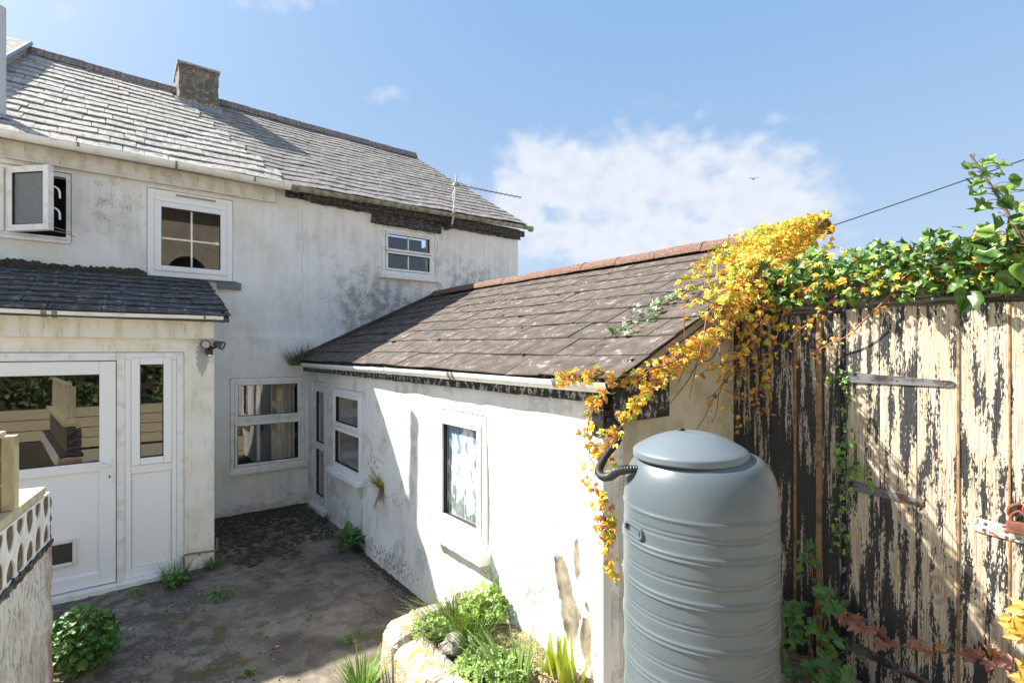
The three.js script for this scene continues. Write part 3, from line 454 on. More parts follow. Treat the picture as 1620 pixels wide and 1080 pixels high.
  mesh('handle', [box(-0.082, -0.044, 0.93, 1.14, 0.03, 0.048, 0.006), tube([[-0.063, 1.09, 0.035], [-0.063, 1.09, 0.085], [-0.085, 1.093, 0.10], [-0.19, 1.115, 0.10]], 0.012, 18, 8)], M.upvc, dr);
  mesh('keyhole', box(-0.068, -0.058, 0.975, 1.0, 0.036, 0.0495), M.rubber, dr);
  mesh('cat_flap', [...bars(0.22, 0.235, 0.035, 0.005, 0.04, 0.012, -0.50, 0.255)], std({ color: lin(0.75, 0.72, 0.62), roughness: 0.4 }), dr);
  mesh('flap', box(-0.465, -0.315, 0.29, 0.455, 0.008, 0.022, 0.004), std({ color: lin(0.05, 0.045, 0.045), roughness: 0.3 }), dr);
  const sl = sub('side_light', porch); sl.position.set(0, 0, -5.78);
  mesh('sash', bars(0.305, 0.985, 0.065, -0.03, 0.05, 0.009, 0.09, 1.055), M.upvc, sl);
  mesh('pane', (() => { const g = new THREE.PlaneGeometry(0.19, 0.87); g.translate(0.2425, 1.5475, 0.012); return g; })(), M.glass, sl);
  mesh('gasket', bars(0.177, 0.857, 0.006, 0.0, 0.042, 0, 0.154, 1.119), M.rubber, sl);
  mesh('stile', [box(0.046, 0.089, 0.031, 2.014, -0.03, 0.026, 0.004), box(0.396, 0.434, 0.031, 2.014, -0.03, 0.026, 0.004), box(0.0895, 0.3955, 0.98, 1.054, -0.03, 0.025, 0.004), box(0.0895, 0.3955, 0.031, 0.12, -0.03, 0.025, 0.004)], M.upvc, sl);
  mesh('lower_panel', [box(0.09, 0.395, 0.121, 0.979, -0.02, 0.008), ...bars(0.30, 0.856, 0.010, 0.0, 0.018, 0.004, 0.0925, 0.1225)], M.upvc, sl);
  mesh('room_divider', box(-1.33, 0.6, 0, 2.3, -7.25, -7.235), M.darkRoom, porch);
  mesh('porch_ceiling', box(-1.33, 0.6, 2.30, 2.36, -7.23, -5.9), M.darkRoom, porch);
}

// ---------------------------------------------------------------- lean-to outbuilding
const outhouse = thing('outbuilding', 'low white outbuilding with brown slate roof and terracotta ridge', 'outbuilding');
const ROOFX = (x) => 1.965 + 0.474 * (x - 1.93);
{
  const peel = (z, y) => { const a = Math.hypot((z + 2.13 + 0.05 * Math.sin(y * 9)) / 0.075, (y - 0.66) / 0.30) + 0.6 * fbm(z * 6, y * 4, 4), b = Math.hypot((z + 1.96) / 0.04, (y - 0.52) / 0.16) + 0.6 * fbm(z * 7 + 4, y * 5, 4), c = Math.hypot((z + 2.03) / 0.025, (y - 0.92) / 0.12) + 0.4 * fbm(z * 15 + 4, y * 9, 3); return Math.max(sstep(1.08, 0.92, a), sstep(1.08, 0.9, b), sstep(1.1, 0.9, c)); };
  const flakes = (z, y) => { const zone = Math.max(Math.exp(-((z + 2.45) ** 2 / 0.09 + (y - 0.62) ** 2 / 0.10)), Math.exp(-((z + 2.25) ** 2 / 0.06 + (y - 1.15) ** 2 / 0.05)) * 0.75, Math.exp(-((z + 2.75) ** 2 / 0.05 + (y - 0.42) ** 2 / 0.04)), Math.exp(-((z + 4.95) ** 2 / 0.05 + (y - 0.95) ** 2 / 0.04)) * 0.7, Math.exp(-((z + 4.5) ** 2 / 0.5 + (y - 0.12) ** 2 / 0.015)), Math.exp(-((z + 4.3) ** 2 / 0.6 + (y - 1.53) ** 2 / 0.004)) * 0.5); return sstep(0.50, 0.66, zone * 0.62 + fbm(z * 21, y * 15 + 7, 5) * 0.95 - 0.06); };
  const soft = (z, y) => { const a = Math.hypot((z + 2.13 + 0.05 * Math.sin(y * 9)) / 0.075, (y - 0.66) / 0.30), b = Math.hypot((z + 1.96) / 0.04, (y - 0.52) / 0.16); return Math.max(sstep(1.25, 0.7, a), sstep(1.3, 0.6, b)); };
  const mapB = colorTex(2048, 800, (u, v) => {
    const z = u * 5.7 - 7.4, y = v * 2.2 - 0.25;
    const a = fbm(z * 1.3, y * 1.3, 5), b = fbm(z * 6, y * 6 + 4, 5), c = n2(z * 55, y * 55), st = fbm(z * 6, y * 1.0 + 8, 4);
    let k = mix3([0.86, 0.845, 0.81], [0.77, 0.745, 0.68], sstep(-0.15, 0.5, a + st * 0.5));
    k = mul3(k, 0.98 + 0.05 * c * b);
    k = mix3(k, [0.44, 0.42, 0.35], sstep(0.20, 0.30, fbm(z * 2.1 + 9, y * 2.1, 5) + 0.25 * b + 0.12 * c) * 0.45);
    k = mix3(k, [0.26, 0.245, 0.21], sstep(0.42, 0.50, 0.55 * b + 0.24 * c + 0.1 * st) * 0.55);
    k = mix3(k, [0.22, 0.205, 0.18], flakes(z, y) * 0.75);
    k = mix3(k, mul3([0.25, 0.215, 0.155], 0.9 + 0.9 * b), peel(z, y));
    const hc = (y0, z0, z1, s) => z > z0 && z < z1 ? sstep(0.007, 0.002, Math.abs(y - y0 - 0.05 * n2(z * 4, s) - 0.02 * n2(z * 16, s))) : 0;
    return mix3(k, [0.33, 0.31, 0.28], Math.max(hc(0.98, -5.15, -4.7, 1), hc(0.72, -4.7, -4.2, 2), hc(1.12, -2.5, -2.05, 5), hc(0.55, -3.0, -2.5, 7)) * 0.65);
  }, false);
  const renderB = std({ map: mapB, roughness: 0.88, bumpMap: scaled(stucco, 1.6, 0.7), bumpScale: 0.003 });
  const holes = [[-7.12, -6.50, 0.05, 1.70], [-6.23, -5.275, 0.68, 1.655], [-3.62, -2.905, 0.70, 1.64]];
  const relief = (z, y) => (z < -5.24 ? 0 : 0.03 * sstep(-5.24, -5.22, z)) + 0.020 * fbm(z * 1.1, y * 1.1, 2) * sstep(-5.3, -4.6, z) + 0.0032 * fbm(z * 4.5, y * 4.5, 3) + 0.03 * sstep(0.5, 0, y) * sstep(-5.3, -5, z) - 0.020 * soft(z, y) + 0.014 * Math.exp(-((z + 3.72 + 0.012 * n2(y * 7, 1)) ** 2) / 0.0010) * (y > 0.72 && y < 1.66 ? 1 : 0);
  mesh('front_wall', wallGeo(-7.34, -1.73, -0.15, 1.93, holes, 0.0125, 0.30, relief, (u, v, w) => [XB - w, v, u], (u, v) => [(u + 7.4) / 5.7, (v + 0.25) / 2.2]), renderB, outhouse);
  const gm = std({ map: colorTex(512, 512, (u, v) => { const a = fbm(u * 6, v * 6, 5); return mix3([0.66, 0.60, 0.46], [0.52, 0.46, 0.33], sstep(-0.3, 0.5, a)); }), roughness: 0.9, bumpMap: scaled(stucco, 1.5), bumpScale: 0.006 });
  { const s = new THREE.Shape(); s.moveTo(2.085, -0.15); s.lineTo(6.1, -0.15); s.lineTo(6.1, 1.93); s.lineTo(4.06, 2.88); s.lineTo(2.085, 1.95); s.closePath(); const g = new THREE.ExtrudeGeometry(s, { depth: 0.228, bevelEnabled: false }); g.translate(0, 0, -1.95); mesh('gable_wall', metric(g, 0.6), gm, outhouse); }
  mesh('far_wall', box(6.0, 6.15, -0.15, 1.95, -7.3, -1.96), M.roomWall, outhouse);
  mesh('floor', box(2.35, 6.0, -0.1, 0.02, -7.3, -1.96), M.darkRoom, outhouse);
  mesh('partition', [box(2.40, 3.85, 0.03, 2.2, -5.2, -5.12), box(3.85, 3.92, 0.03, 2.6, -7.3, -1.96)], M.roomWall, outhouse);
  const SL = 2.36, at = (u, t) => V(lerp(1.93, 4.06, t / SL), lerp(1.965, 2.975, t / SL) + 0.010 * fbm(u * 0.8, t * 0.8, 2) + 0.01 * Math.sin(u * 0.9), -7.33 + u);
  const roof = sub('roof', outhouse), LEN = 5.72;
  { const pos = [], idx = [], n = 24; for (let i = 0; i <= n; i++) for (const t of [0, SL]) { const q = at(i / n * (LEN - 0.01), t); pos.push(q.x, q.y - 0.004, q.z, q.x, q.y - 0.06, q.z); } for (let i = 0; i < n; i++) { const a = i * 4; idx.push(a, a + 4, a + 6, a, a + 6, a + 2, a + 1, a + 7, a + 5, a + 1, a + 3, a + 7, a, a + 5, a + 4, a, a + 1, a + 5); } const g = new THREE.BufferGeometry(); g.setAttribute('position', new THREE.Float32BufferAttribute(pos, 3)); g.setIndex(idx); g.computeVertexNormals(); mesh('roof_deck', metric(g), M.darkRoom, roof); }
  { const g = new THREE.BufferGeometry(); g.setAttribute('position', new THREE.Float32BufferAttribute([4.06, 2.97, -7.33, 4.06, 2.97, -1.62, 6.25, 1.93, -1.62, 6.25, 1.93, -7.33], 3)); g.setIndex([0, 1, 2, 0, 2, 3]); g.computeVertexNormals(); mesh('far_slope', metric(g), slateMats.lean[0], roof); }
  slates(roof, { at, slope: SL, expo: 0.262, width: 0.325, vary: 0.03, thick: 0.007, lift: 0.003, gap: 0.005, skew: 0.004, slip: 0.004, hi: () => LEN, kind: () => 'lean' });
  mossClumps(roof, 75, at, 0.4, 5.4, SL, 0.014, 0.032, M.moss, (u, t) => [u, Math.max(0.02, Math.round(t / 0.262) * 0.262 + rr(-0.03, 0.05))]);
  for (let i = 0; i < 12; i++) {                                   // half-round terracotta ridge tiles
    const g0 = new THREE.CylinderGeometry(0.105, 0.108, 0.472, 14, 3, true, Math.PI / 2 - 1.45, 2.9), g1 = new THREE.CylinderGeometry(0.090, 0.093, 0.472, 14, 3, true, Math.PI / 2 - 1.45, 2.9);
    const gs = [g0, g1].map(g => { g.rotateZ(Math.PI / 2); g.rotateY(Math.PI / 2); return g; });
    const cap = new THREE.RingGeometry(0.091, 0.107, 14, 1, Math.PI / 2 - 1.45, 2.9); cap.translate(0, 0, 0.236);
    const q = at(0.12 + i * 0.4775 + 0.235, SL); const all = merge([...gs, cap]); all.rotateZ(rr(-0.02, 0.02)); all.rotateX(rr(-0.008, 0.008)); all.translate(q.x, q.y - 0.015 + rr(-0.004, 0.004), q.z); mesh('ridge_tile', metric(rough(all, 0.006, 12, i), 1.4, 1.4, i * 0.37), M.terracotta, roof);
  }
  mesh('lead_flashing', tube([at(0.02, -0.02).add(V(0, 0.03, 0)), at(0.02, SL / 2).add(V(0, 0.035, 0)), at(0.02, SL).add(V(0, 0.03, 0))], 0.035, 14, 6), M.moss, roof);
  mesh('verge_mortar', rough(box(0, SL - 0.02, -0.05, -0.005, 0, 0.05).rotateZ(Math.atan2(1.01, 2.13)).translate(1.95, 1.965, -1.685), 0.004, 20, 3), std({ color: lin(0.33, 0.31, 0.27), roughness: 0.95 }), roof);
  { const gs = [], ico = new THREE.IcosahedronGeometry(1, 1); for (let i = 0; i < 420; i++) { const z = -5.5 + R() * 2.3, s2 = rr(0.008, 0.026), g = ico.clone(); g.scale(s2 * rr(0.8, 1.6), s2 * rr(0.4, 0.8), s2 * rr(0.8, 1.6)); rough(g, s2 * 0.6, 1.2 / s2, i); g.translate(2.03 - Math.abs(rr(0, 0.06) * R()) - 0.01, -0.012, z); gs.push(metric(g, 20)); } for (let i = 0; i < 160; i++) { const s2 = rr(0.006, 0.02), g = ico.clone(); g.scale(s2 * 1.3, s2 * 0.6, s2); rough(g, s2 * 0.6, 1.2 / s2, i); g.translate(rr(0.75, 2.05), -0.012, -7.28 + Math.abs(rr(0, 0.12) * R())); gs.push(metric(g, 20)); } const m = mesh('base_moss', gs, M.moss, outhouse); m.userData.kind = 'stuff'; }
  // eaves
  mesh('black_fascia', metric(rough(new THREE.BoxGeometry(0.03, 0.105, 5.62, 1, 4, 120).translate(2.035, 1.875, -4.52), 0.008, 8, 3), 0.9), M.blackPaint, outhouse);
  mesh('eaves_end', [box(2.07, 2.40, 1.74, 2.06, -1.725, -1.665, 0.004), box(2.0, 2.08, 1.80, 1.95, -1.72, -1.668, 0.004)], M.blackPaint, outhouse);
  const gt = sub('gutter', outhouse);
  const ch = channel(5.6, 0.058).rotateY(-Math.PI / 2); sagged(ch, 0.005, 0.8, 9);
  mesh('gutter_trough', ch.translate(1.955, 1.945, -7.29), M.gutterWhite, gt);
  for (const z of [-5.55, -4.35]) mesh('gutter_joint', channel(0.012, 0.064, 0.008).rotateY(-Math.PI / 2).translate(1.955, 1.948, z), M.gutterWhite, gt);
  for (const z of [-3.22, -3.165, -2.08]) mesh('gutter_bracket', channel(0.028, 0.0635, 0.007).rotateY(-Math.PI / 2).translate(1.955, 1.948, z), M.bracket, gt);
  // door and windows in the long wall
  const T = -Math.PI / 2;
  const d = sub('glazed_door', outhouse); d.position.set(XB + 0.05, 0.06, -7.115); d.rotation.y = T;
  mesh('frame', bars(0.61, 1.63, 0.05, -0.035, 0.035, 0.004), M.upvcOld, d);
  mesh('door_leaf', [...bars(0.505, 1.525, 0.075, -0.03, 0.045, 0.006, 0.052, 0.052), box(0.12, 0.49, 0.74, 0.83, -0.03, 0.044, 0.005)], M.upvcOld, d);
  for (const [y0, y1] of [[0.12, 0.745], [0.825, 1.51]]) { const g = new THREE.PlaneGeometry(0.37, y1 - y0); g.translate(0.305, (y0 + y1) / 2, 0.01); mesh('pane', g, M.glass, d); mesh('gasket', bars(0.36, y1 - y0 - 0.012, 0.006, 0, 0.03, 0, 0.125, y0 + 0.006), M.rubber, d); }
  mesh('threshold', box(-0.01, 0.62, -0.06, 0.0, -0.04, 0.10, 0.006), M.upvcOld, d);
  windowUnit(outhouse, [XB + 0.02, 0.69, -6.225], T, 0.945, 0.96, { t: 0.055, transoms: [0.50], lights: [[0.05, 0.895, 0.515, 0.915, 0.05], [0.055, 0.89, 0.055, 0.48, 0.02]], sill: [0.03, 0.115, 0.05, M.upvc] });
  const w = windowUnit(outhouse, [XB - 0.01, 0.71, -3.615], T, 0.705, 0.92, { t: 0.055, lights: [[0.055, 0.65, 0.055, 0.865, 0.05]] });
  mesh('sill', metric(rough(new THREE.BoxGeometry(0.79, 0.07, 0.16, 20, 3, 5).translate(0.355, -0.055, 0.035), 0.006, 14, 2)), std({ color: lin(0.76, 0.74, 0.70), roughness: 0.8, bumpMap: stucco, bumpScale: 0.004 }), w);
  { // sheet, bluer towards the top, behind the sunlit pane, streaked with lime
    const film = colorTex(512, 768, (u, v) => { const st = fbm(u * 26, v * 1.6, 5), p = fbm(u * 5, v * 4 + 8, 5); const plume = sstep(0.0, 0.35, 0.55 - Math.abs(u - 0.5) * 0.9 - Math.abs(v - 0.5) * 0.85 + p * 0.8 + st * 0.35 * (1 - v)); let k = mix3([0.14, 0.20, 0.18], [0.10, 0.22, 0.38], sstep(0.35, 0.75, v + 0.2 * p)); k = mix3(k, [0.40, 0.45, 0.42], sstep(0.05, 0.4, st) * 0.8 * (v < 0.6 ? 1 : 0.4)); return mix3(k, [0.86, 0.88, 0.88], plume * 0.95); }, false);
    const g = new THREE.BoxGeometry(0.60, 0.80, 0.004); g.translate(0.352, 0.46, -0.012); mesh('pane_sheet', g, std({ map: film, roughness: 0.8 }), w); }
}
// ---------------------------------------------------------------- leaves
class Batch {
  constructor() { this.p = []; this.c = []; }
  add(tpl, m, c, c2) { const v = V(0, 0, 0); for (let i = 0; i < tpl.length; i += 3) { v.set(tpl[i], tpl[i + 1], tpl[i + 2]).applyMatrix4(m); this.p.push(v.x, v.y, v.z); const k = c2 ? clamp(Math.hypot(tpl[i], tpl[i + 1])) : 0; this.c.push(c2 ? lerp(c[0], c2[0], k) : c[0], c2 ? lerp(c[1], c2[1], k) : c[1], c2 ? lerp(c[2], c2[2], k) : c[2]); } }
  blade(p, dir, len, w, bend, c) {                              // a grass blade: a narrow strip that bows over
    const side = V(dir.z, 0, -dir.x).normalize(); if (side.lengthSq() < 0.5) side.set(1, 0, 0); const n = 4, q = p.clone(), d = dir.clone().normalize(); let L = null;
    for (let i = 0; i <= n; i++) { const k = w * (1 - i / n) * 0.5 + 0.0004, a = q.clone().addScaledVector(side, -k), b = q.clone().addScaledVector(side, k); if (L) { for (const t of [L[0], L[1], b, L[0], b, a]) { this.p.push(t.x, t.y, t.z); this.c.push(...c); } } L = [a, b]; q.addScaledVector(d, len / n); d.x += d.x * bend * 0.5; d.z += d.z * bend * 0.5; d.y -= bend * 0.35; d.normalize(); }
  }
  geo() { const g = new THREE.BufferGeometry(); g.setAttribute('position', new THREE.Float32BufferAttribute(this.p, 3)); g.setAttribute('color', new THREE.Float32BufferAttribute(this.c, 3)); g.computeVertexNormals(); return g; }
  mesh(name, parent, mat = M.leaf) { const m = mesh(name, this.geo(), mat, parent); return m; }
}
M.leaf = phy({ vertexColors: true, roughness: 0.55, transmission: 0.28, thickness: 0, side: THREE.DoubleSide });
M.leafGloss = phy({ vertexColors: true, roughness: 0.38, transmission: 0.18, thickness: 0, side: THREE.DoubleSide });
M.bark = std({ map: colorTex(128, 256, (u, v) => mul3([0.20, 0.13, 0.085], 0.8 + 0.7 * fbm(u * 8, v * 20, 3))), roughness: 0.9 });
M.redStem = std({ color: lin(0.23, 0.10, 0.07), roughness: 0.7 });
const lens = (len, w, ang, fold, droop) => {                     // one pointed leaflet in the xy plane, along +y turned by ang
  const c = Math.cos(ang), s = Math.sin(ang), pts = [[0, 0, 0], [-w, len * 0.45, fold], [-w * 0.62, len * 0.74, fold * 0.5 - droop * 0.5], [0, len, -droop], [w * 0.62, len * 0.74, fold * 0.5 - droop * 0.5], [w, len * 0.45, fold], [0, len * 0.5, -fold * 0.2 - droop * 0.2]].map(([x, y, z]) => [x * c + y * s, -x * s + y * c, z]);
  const o = []; for (let i = 0; i < 6; i++) o.push(...pts[6], ...pts[i], ...pts[(i + 1) % 6]); return o;
};
const palmate = k => [...lens(1, 0.24 + k * 0.03, 0, 0.10, 0.25 + k * 0.1), ...lens(0.86, 0.21, 0.75, 0.09, 0.3), ...lens(0.86, 0.21, -0.75, 0.09, 0.25 + k * 0.15), ...lens(0.62, 0.17, 1.5, 0.08, 0.25), ...lens(0.62, 0.17, -1.5, 0.08, 0.3)];
const palm = [palmate(0), palmate(1), palmate(2)];
const bud = [...lens(1, 0.3, 0.3, 0.15, 0.1), ...lens(0.9, 0.28, -0.5, 0.2, 0.0), ...lens(0.6, 0.2, 1.3, 0.1, 0.3)];
const ivyTpl = (lobed) => { const half = lobed ? [[0.0, 0.02], [0.16, -0.14], [0.42, -0.16], [0.40, 0.04], [0.66, 0.22], [0.74, 0.34], [0.44, 0.42], [0.28, 0.50], [0.17, 0.76], [0, 1.02]] : [[0.0, 0.03], [0.16, -0.10], [0.36, -0.10], [0.53, 0.06], [0.57, 0.26], [0.50, 0.44], [0.36, 0.62], [0.22, 0.76], [0.09, 0.92], [0, 1.05]]; const lift = (x, y) => 0.24 * Math.abs(x) - 0.20 * Math.max(0, y - 0.25) ** 2 + 0.05 * Math.sin(x * 9 + y * 7), o = []; for (const s of [1, -1]) for (let i = 0; i < half.length - 1; i++) { const [x0, y0] = half[i], [x1, y1] = half[i + 1], m0 = Math.max(0.02, Math.min(1, y0 * 0.8 + 0.15)), m1 = Math.max(0.02, Math.min(1, y1 * 0.8 + 0.15)); o.push(s * x0, y0, lift(x0, y0), s * x1, y1, lift(x1, y1), 0, (m0 + m1) / 2, lift(0, (m0 + m1) / 2)); if (i < half.length - 2) { const [x2, y2] = half[i + 2], m2 = Math.max(0.02, Math.min(1, y2 * 0.8 + 0.15)); o.push(s * x1, y1, lift(x1, y1), 0, (m1 + m2) / 2, lift(0, (m1 + m2) / 2), 0, (m0 + m1) / 2, lift(0, (m0 + m1) / 2)); } } return o; };
const ivyT = [ivyTpl(true), ivyTpl(false)];
const oval = lens(1, 0.33, 0, 0.1, 0.2);
const tplGeo = (t, col) => { let g = new THREE.BufferGeometry(); g.setAttribute('position', new THREE.Float32BufferAttribute(t, 3)); g.setAttribute('color', new THREE.Float32BufferAttribute(t.map((_, i) => col[i % 3]), 3)); g = mergeVertices(g, 1e-4); g.computeVertexNormals(); return g; };
function pose(p, dir, size, rnd = 0.6) {                         // leaf at p, its blade facing dir (loosely)
  const n = dir.clone().add(V(rr(-rnd, rnd), rr(-rnd, rnd), rr(-rnd, rnd))).normalize(), up = V(rr(-0.9, 0.9), rr(-1.0, 0.35), rr(-0.9, 0.9)); const x = V(0, 0, 0).crossVectors(up, n).normalize(), y = V(0, 0, 0).crossVectors(n, x);
  const m = new THREE.Matrix4().makeBasis(x, y, n); m.scale(V(size, size, size)); m.setPosition(p); return m;
}
const vary = (c, k = 0.25) => { const t = 1 + rr(-k, k); return [c[0] * t * rr(0.9, 1.1), c[1] * t, c[2] * t * rr(0.85, 1.15)]; };
const YEL = [0.78, 0.55, 0.05], ORG = [0.72, 0.36, 0.05], LIME = [0.52, 0.55, 0.06], RED = [0.33, 0.10, 0.055], IVY = [0.075, 0.16, 0.028], IVYL = [0.20, 0.33, 0.05], GRASS = [0.17, 0.29, 0.04], PALE = [0.36, 0.33, 0.12];
const topColor = () => { const k = R(); return k < 0.62 ? vary(YEL) : k < 0.9 ? vary(LIME) : vary(ORG); };
const creeperColor = () => { const k = R(); return k < 0.52 ? vary(YEL) : k < 0.80 ? vary(ORG) : k < 0.94 ? vary(LIME) : vary(RED); };
const wander = (pts, amp, n = 3) => { const c = new THREE.CatmullRomCurve3(pts.map(p => V(...p))), o = []; const N = (pts.length - 1) * n; for (let i = 0; i <= N; i++) { const q = c.getPoint(i / N); q.add(V(rr(-amp, amp), rr(-amp, amp), rr(-amp, amp))); o.push(q); } return o; };

// ---------------------------------------------------------------- fence and gate of flaking boards
const XF = 3.19;
const boardMap = (cover, seed) => colorTex(384, 1600, (u, v) => {    // 0.18 m x 2.4 m: old black paint in strips over bare grey-buff wood
  const x = u * 0.18, y = v * 2.4;
  const kx = 0.09 + 0.05 * n2(seed, 3), ky = 0.5 + (seed * 0.37 % 1) * 1.4, rk = Math.hypot((x - kx) * 16, (y - ky) * 9);
  const knot = Math.exp(-rk * rk * 1.2), wx = x + 0.012 * knot * Math.sign(x - kx);
  const grain = fbm(wx * 90 + seed, y * 2.2, 4), fine = n2(wx * 420 + seed, y * 9), big = fbm(x * 14 + seed * 3, y * 1.6, 4), fl = fbm(x * 85 + seed, y * 22, 4), fl2 = fbm(x * 240, y * 60 + seed, 3);
  let wood = mix3([0.58, 0.48, 0.345], [0.42, 0.345, 0.25], sstep(-0.3, 0.4, grain)); wood = mul3(wood, 0.94 + 0.14 * fine);
  wood = mix3(wood, [0.62, 0.57, 0.48], sstep(0.1, 0.5, fbm(x * 20 + 9, y * 1.2 + seed, 3)) * 0.5);
  wood = mix3(wood, [0.24, 0.16, 0.09], knot * (0.4 + 0.4 * Math.sin(rk * 14)));
  wood = mix3(wood, [0.16, 0.135, 0.105], sstep(0.12, 0.5, fbm(x * 160 + 4, y * 3.3 + seed, 3)) * 0.6);
  const m = big * 1.35 + fl * 0.62 + fl2 * 0.30 + grain * 0.25 + cover(y) - knot * 0.3;
  const paint = sstep(0.0, 0.045, m);
  return mix3(wood, mul3([0.026, 0.027, 0.030], 1 + 0.5 * fl), paint);
}, false);
const boardRough = grayTex(256, 1024, (u, v) => 0.5 + 0.4 * fbm(u * 22, v * 7, 4) + 0.2 * fbm(u * 8, v * 40, 3));
const boardMats = [
  [y => 0.22 + 0.30 * sstep(2.0, 1.2, y), 1], [y => 0.14 + 0.36 * sstep(2.0, 1.2, y), 7], [y => 0.26 + 0.25 * sstep(1.6, 0.7, y), 13],      // fence
  [y => -0.10 + 0.26 * sstep(1.2, 0.4, y), 21], [y => -0.02 + 0.2 * sstep(1.1, 0.4, y), 33], [y => -0.24 + 0.22 * sstep(1.0, 0.5, y), 41], [y => -0.07, 57], [y => -0.12, 71]]   // gate
  .map(([c, s]) => std({ map: boardMap(c, s), roughness: 0.5, bumpMap: boardRough, bumpScale: 0.004 }));
function board(name, parent, z0, z1, y0, y1, x, mat) {
  const w = z1 - z0, g = new RoundedBoxGeometry(w, y1 - y0, 0.022, 2, 0.005).toNonIndexed(); const p = g.attributes.position, uv = g.attributes.uv;
  for (let i = 0; i < p.count; i++) uv.setXY(i, clamp(p.getX(i) / w + 0.5, 0.002, 0.998), (p.getY(i) + (y1 - y0) / 2) / 2.4);
  g.rotateY(-Math.PI / 2); g.translate(x, (y0 + y1) / 2, (z0 + z1) / 2); return mesh(name, g, mat, parent);
}
{
  const fence = thing('board_fence', 'fixed black flaking board fence between outbuilding gable and gate', 'fence', [0, 0, 0]);
  const edges = [-1.735, -1.60, -1.485, -1.335, -1.20, -1.10]; edges.slice(0, -1).forEach((z, i) => board('board', fence, z + 0.001, edges[i + 1] - 0.001, 0.15, 2.31, XF + rr(-0.003, 0.004), boardMats[[0, 1, 0, 1, 2][i]]));
  mesh('cover_strip', [box(XF - 0.022, XF - 0.008, 0.2, 2.3, -1.222, -1.192, 0.003), box(XF - 0.02, XF - 0.008, 0.2, 2.3, -1.345, -1.33, 0.003)], std({ map: boardMaps_strip(), roughness: 0.8 }), fence);
  mesh('rail', [box(XF + 0.014, XF + 0.06, 0.5, 0.6, -1.73, -1.1), box(XF + 0.014, XF + 0.06, 1.9, 2.0, -1.73, -1.1)], M.bark, fence);
  mesh('post', box(XF + 0.012, XF + 0.11, 0.05, 2.40, -1.185, -1.075, 0.004), M.blackPaint, fence);
  const gate = thing('board_gate', 'ledged board gate with flaking black paint and long strap hinges', 'gate', [0, 0, 0]);
  const ge = [-1.072, -0.914, -0.755, -0.595, -0.418, -0.255, -0.09, 0.075]; ge.slice(0, -1).forEach((z, i) => board('board', gate, z + 0.001, ge[i + 1] - 0.001, 0.19, 2.325 + rr(-0.004, 0.004), XF - 0.004 + rr(-0.002, 0.003), boardMats[3 + i % 5]));
  mesh('ledge', [box(XF + 0.01, XF + 0.04, 0.45, 0.57, -1.06, 0.07), box(XF + 0.01, XF + 0.04, 1.28, 1.40, -1.06, 0.07), box(XF + 0.01, XF + 0.04, 1.9, 2.02, -1.06, 0.07)], M.bark, gate);
  mesh('bead', [box(XF - 0.021, XF - 0.010, 0.2, 2.32, -0.602, -0.590, 0.003), box(XF - 0.019, XF - 0.010, 0.2, 2.32, -0.424, -0.415, 0.003)], std({ map: boardMaps_strip(), roughness: 0.8 }), gate);
  for (const [y0, y1, za, zb] of [[1.955, 1.94, -1.065, -0.61], [1.365, 1.34, -1.06, -0.73], [0.49, 0.45, -1.06, -0.70]]) {
    const s = new THREE.Shape(); s.moveTo(za, y0 - 0.027); s.lineTo(zb - 0.01, y1 - 0.014); s.lineTo(zb, y1 - 0.006); s.lineTo(zb, y1 + 0.006); s.lineTo(zb - 0.01, y1 + 0.014); s.lineTo(za, y0 + 0.027); s.closePath();
    const g = new THREE.ExtrudeGeometry(s, { depth: 0.005, bevelEnabled: true, bevelSize: 0.0015, bevelThickness: 0.0015, bevelSegments: 1 }); g.rotateY(-Math.PI / 2); g.translate(XF - 0.017, 0, 0);
    const h = mesh('strap_hinge', metric(g, 1.3), M.steel, gate);
    const kn = new THREE.CylinderGeometry(0.011, 0.011, 0.07, 12); kn.translate(XF - 0.02, y0, za - 0.005);
    mesh('hinge_pin', kn, M.steel, h);
    for (const k of [0.12, 0.5, 0.93]) { const sc = new THREE.SphereGeometry(0.006, 10, 6); sc.scale(0.5, 1, 1); sc.translate(XF - 0.0235, lerp(y0, y1, k), lerp(za, zb, k)); mesh('screw', sc, M.rust, h); }
  }
  { const s = new THREE.Shape(); s.absarc(-0.52, 1.288, 0.031, Math.PI / 2, Math.PI * 1.5, false); s.lineTo(-0.20, 1.232); s.lineTo(-0.20, 1.294); s.closePath(); const g = new THREE.ExtrudeGeometry(s, { depth: 0.004, bevelEnabled: true, bevelSize: 0.001, bevelThickness: 0.001, bevelSegments: 1 }); g.rotateY(-Math.PI / 2); g.translate(XF - 0.017, 0, 0); const h = mesh('hasp', metric(g, 2.3), std({ map: colorTex(256, 256, (u, v) => { const a = fbm(u * 7, v * 7, 5), b = fbm(u * 12 + 5, v * 12, 4); return mix3(mix3([0.58, 0.60, 0.61], [0.40, 0.42, 0.42], sstep(-0.3, 0.4, a)), [0.28, 0.10, 0.035], sstep(0.27, 0.36, b)); }), roughness: 0.45, metalness: 0.35 }), gate);
    for (const [z, y] of [[-0.50, 1.30], [-0.505, 1.272], [-0.43, 1.285], [-0.43, 1.258]]) { const sc = new THREE.SphereGeometry(0.007, 10, 6); sc.scale(0.5, 1, 1); sc.translate(XF - 0.023, y, z); mesh('screw', sc, M.rust, h); } }
  const lock = thing('padlock', 'rusty red padlock hanging on the gate hasp', 'padlock', [XF - 0.05, 1.335, -0.385]);
  mesh('lock_body', box(-0.014, 0.014, -0.045, 0.01, -0.04, 0.04, 0.007), M.rust, lock);
  mesh('shackle', tube([[0.0, 0.0, -0.022], [0, 0.035, -0.024], [0.004, 0.056, 0], [0, 0.035, 0.024], [0, 0.0, 0.022]], 0.007, 20, 8), M.rust, lock);
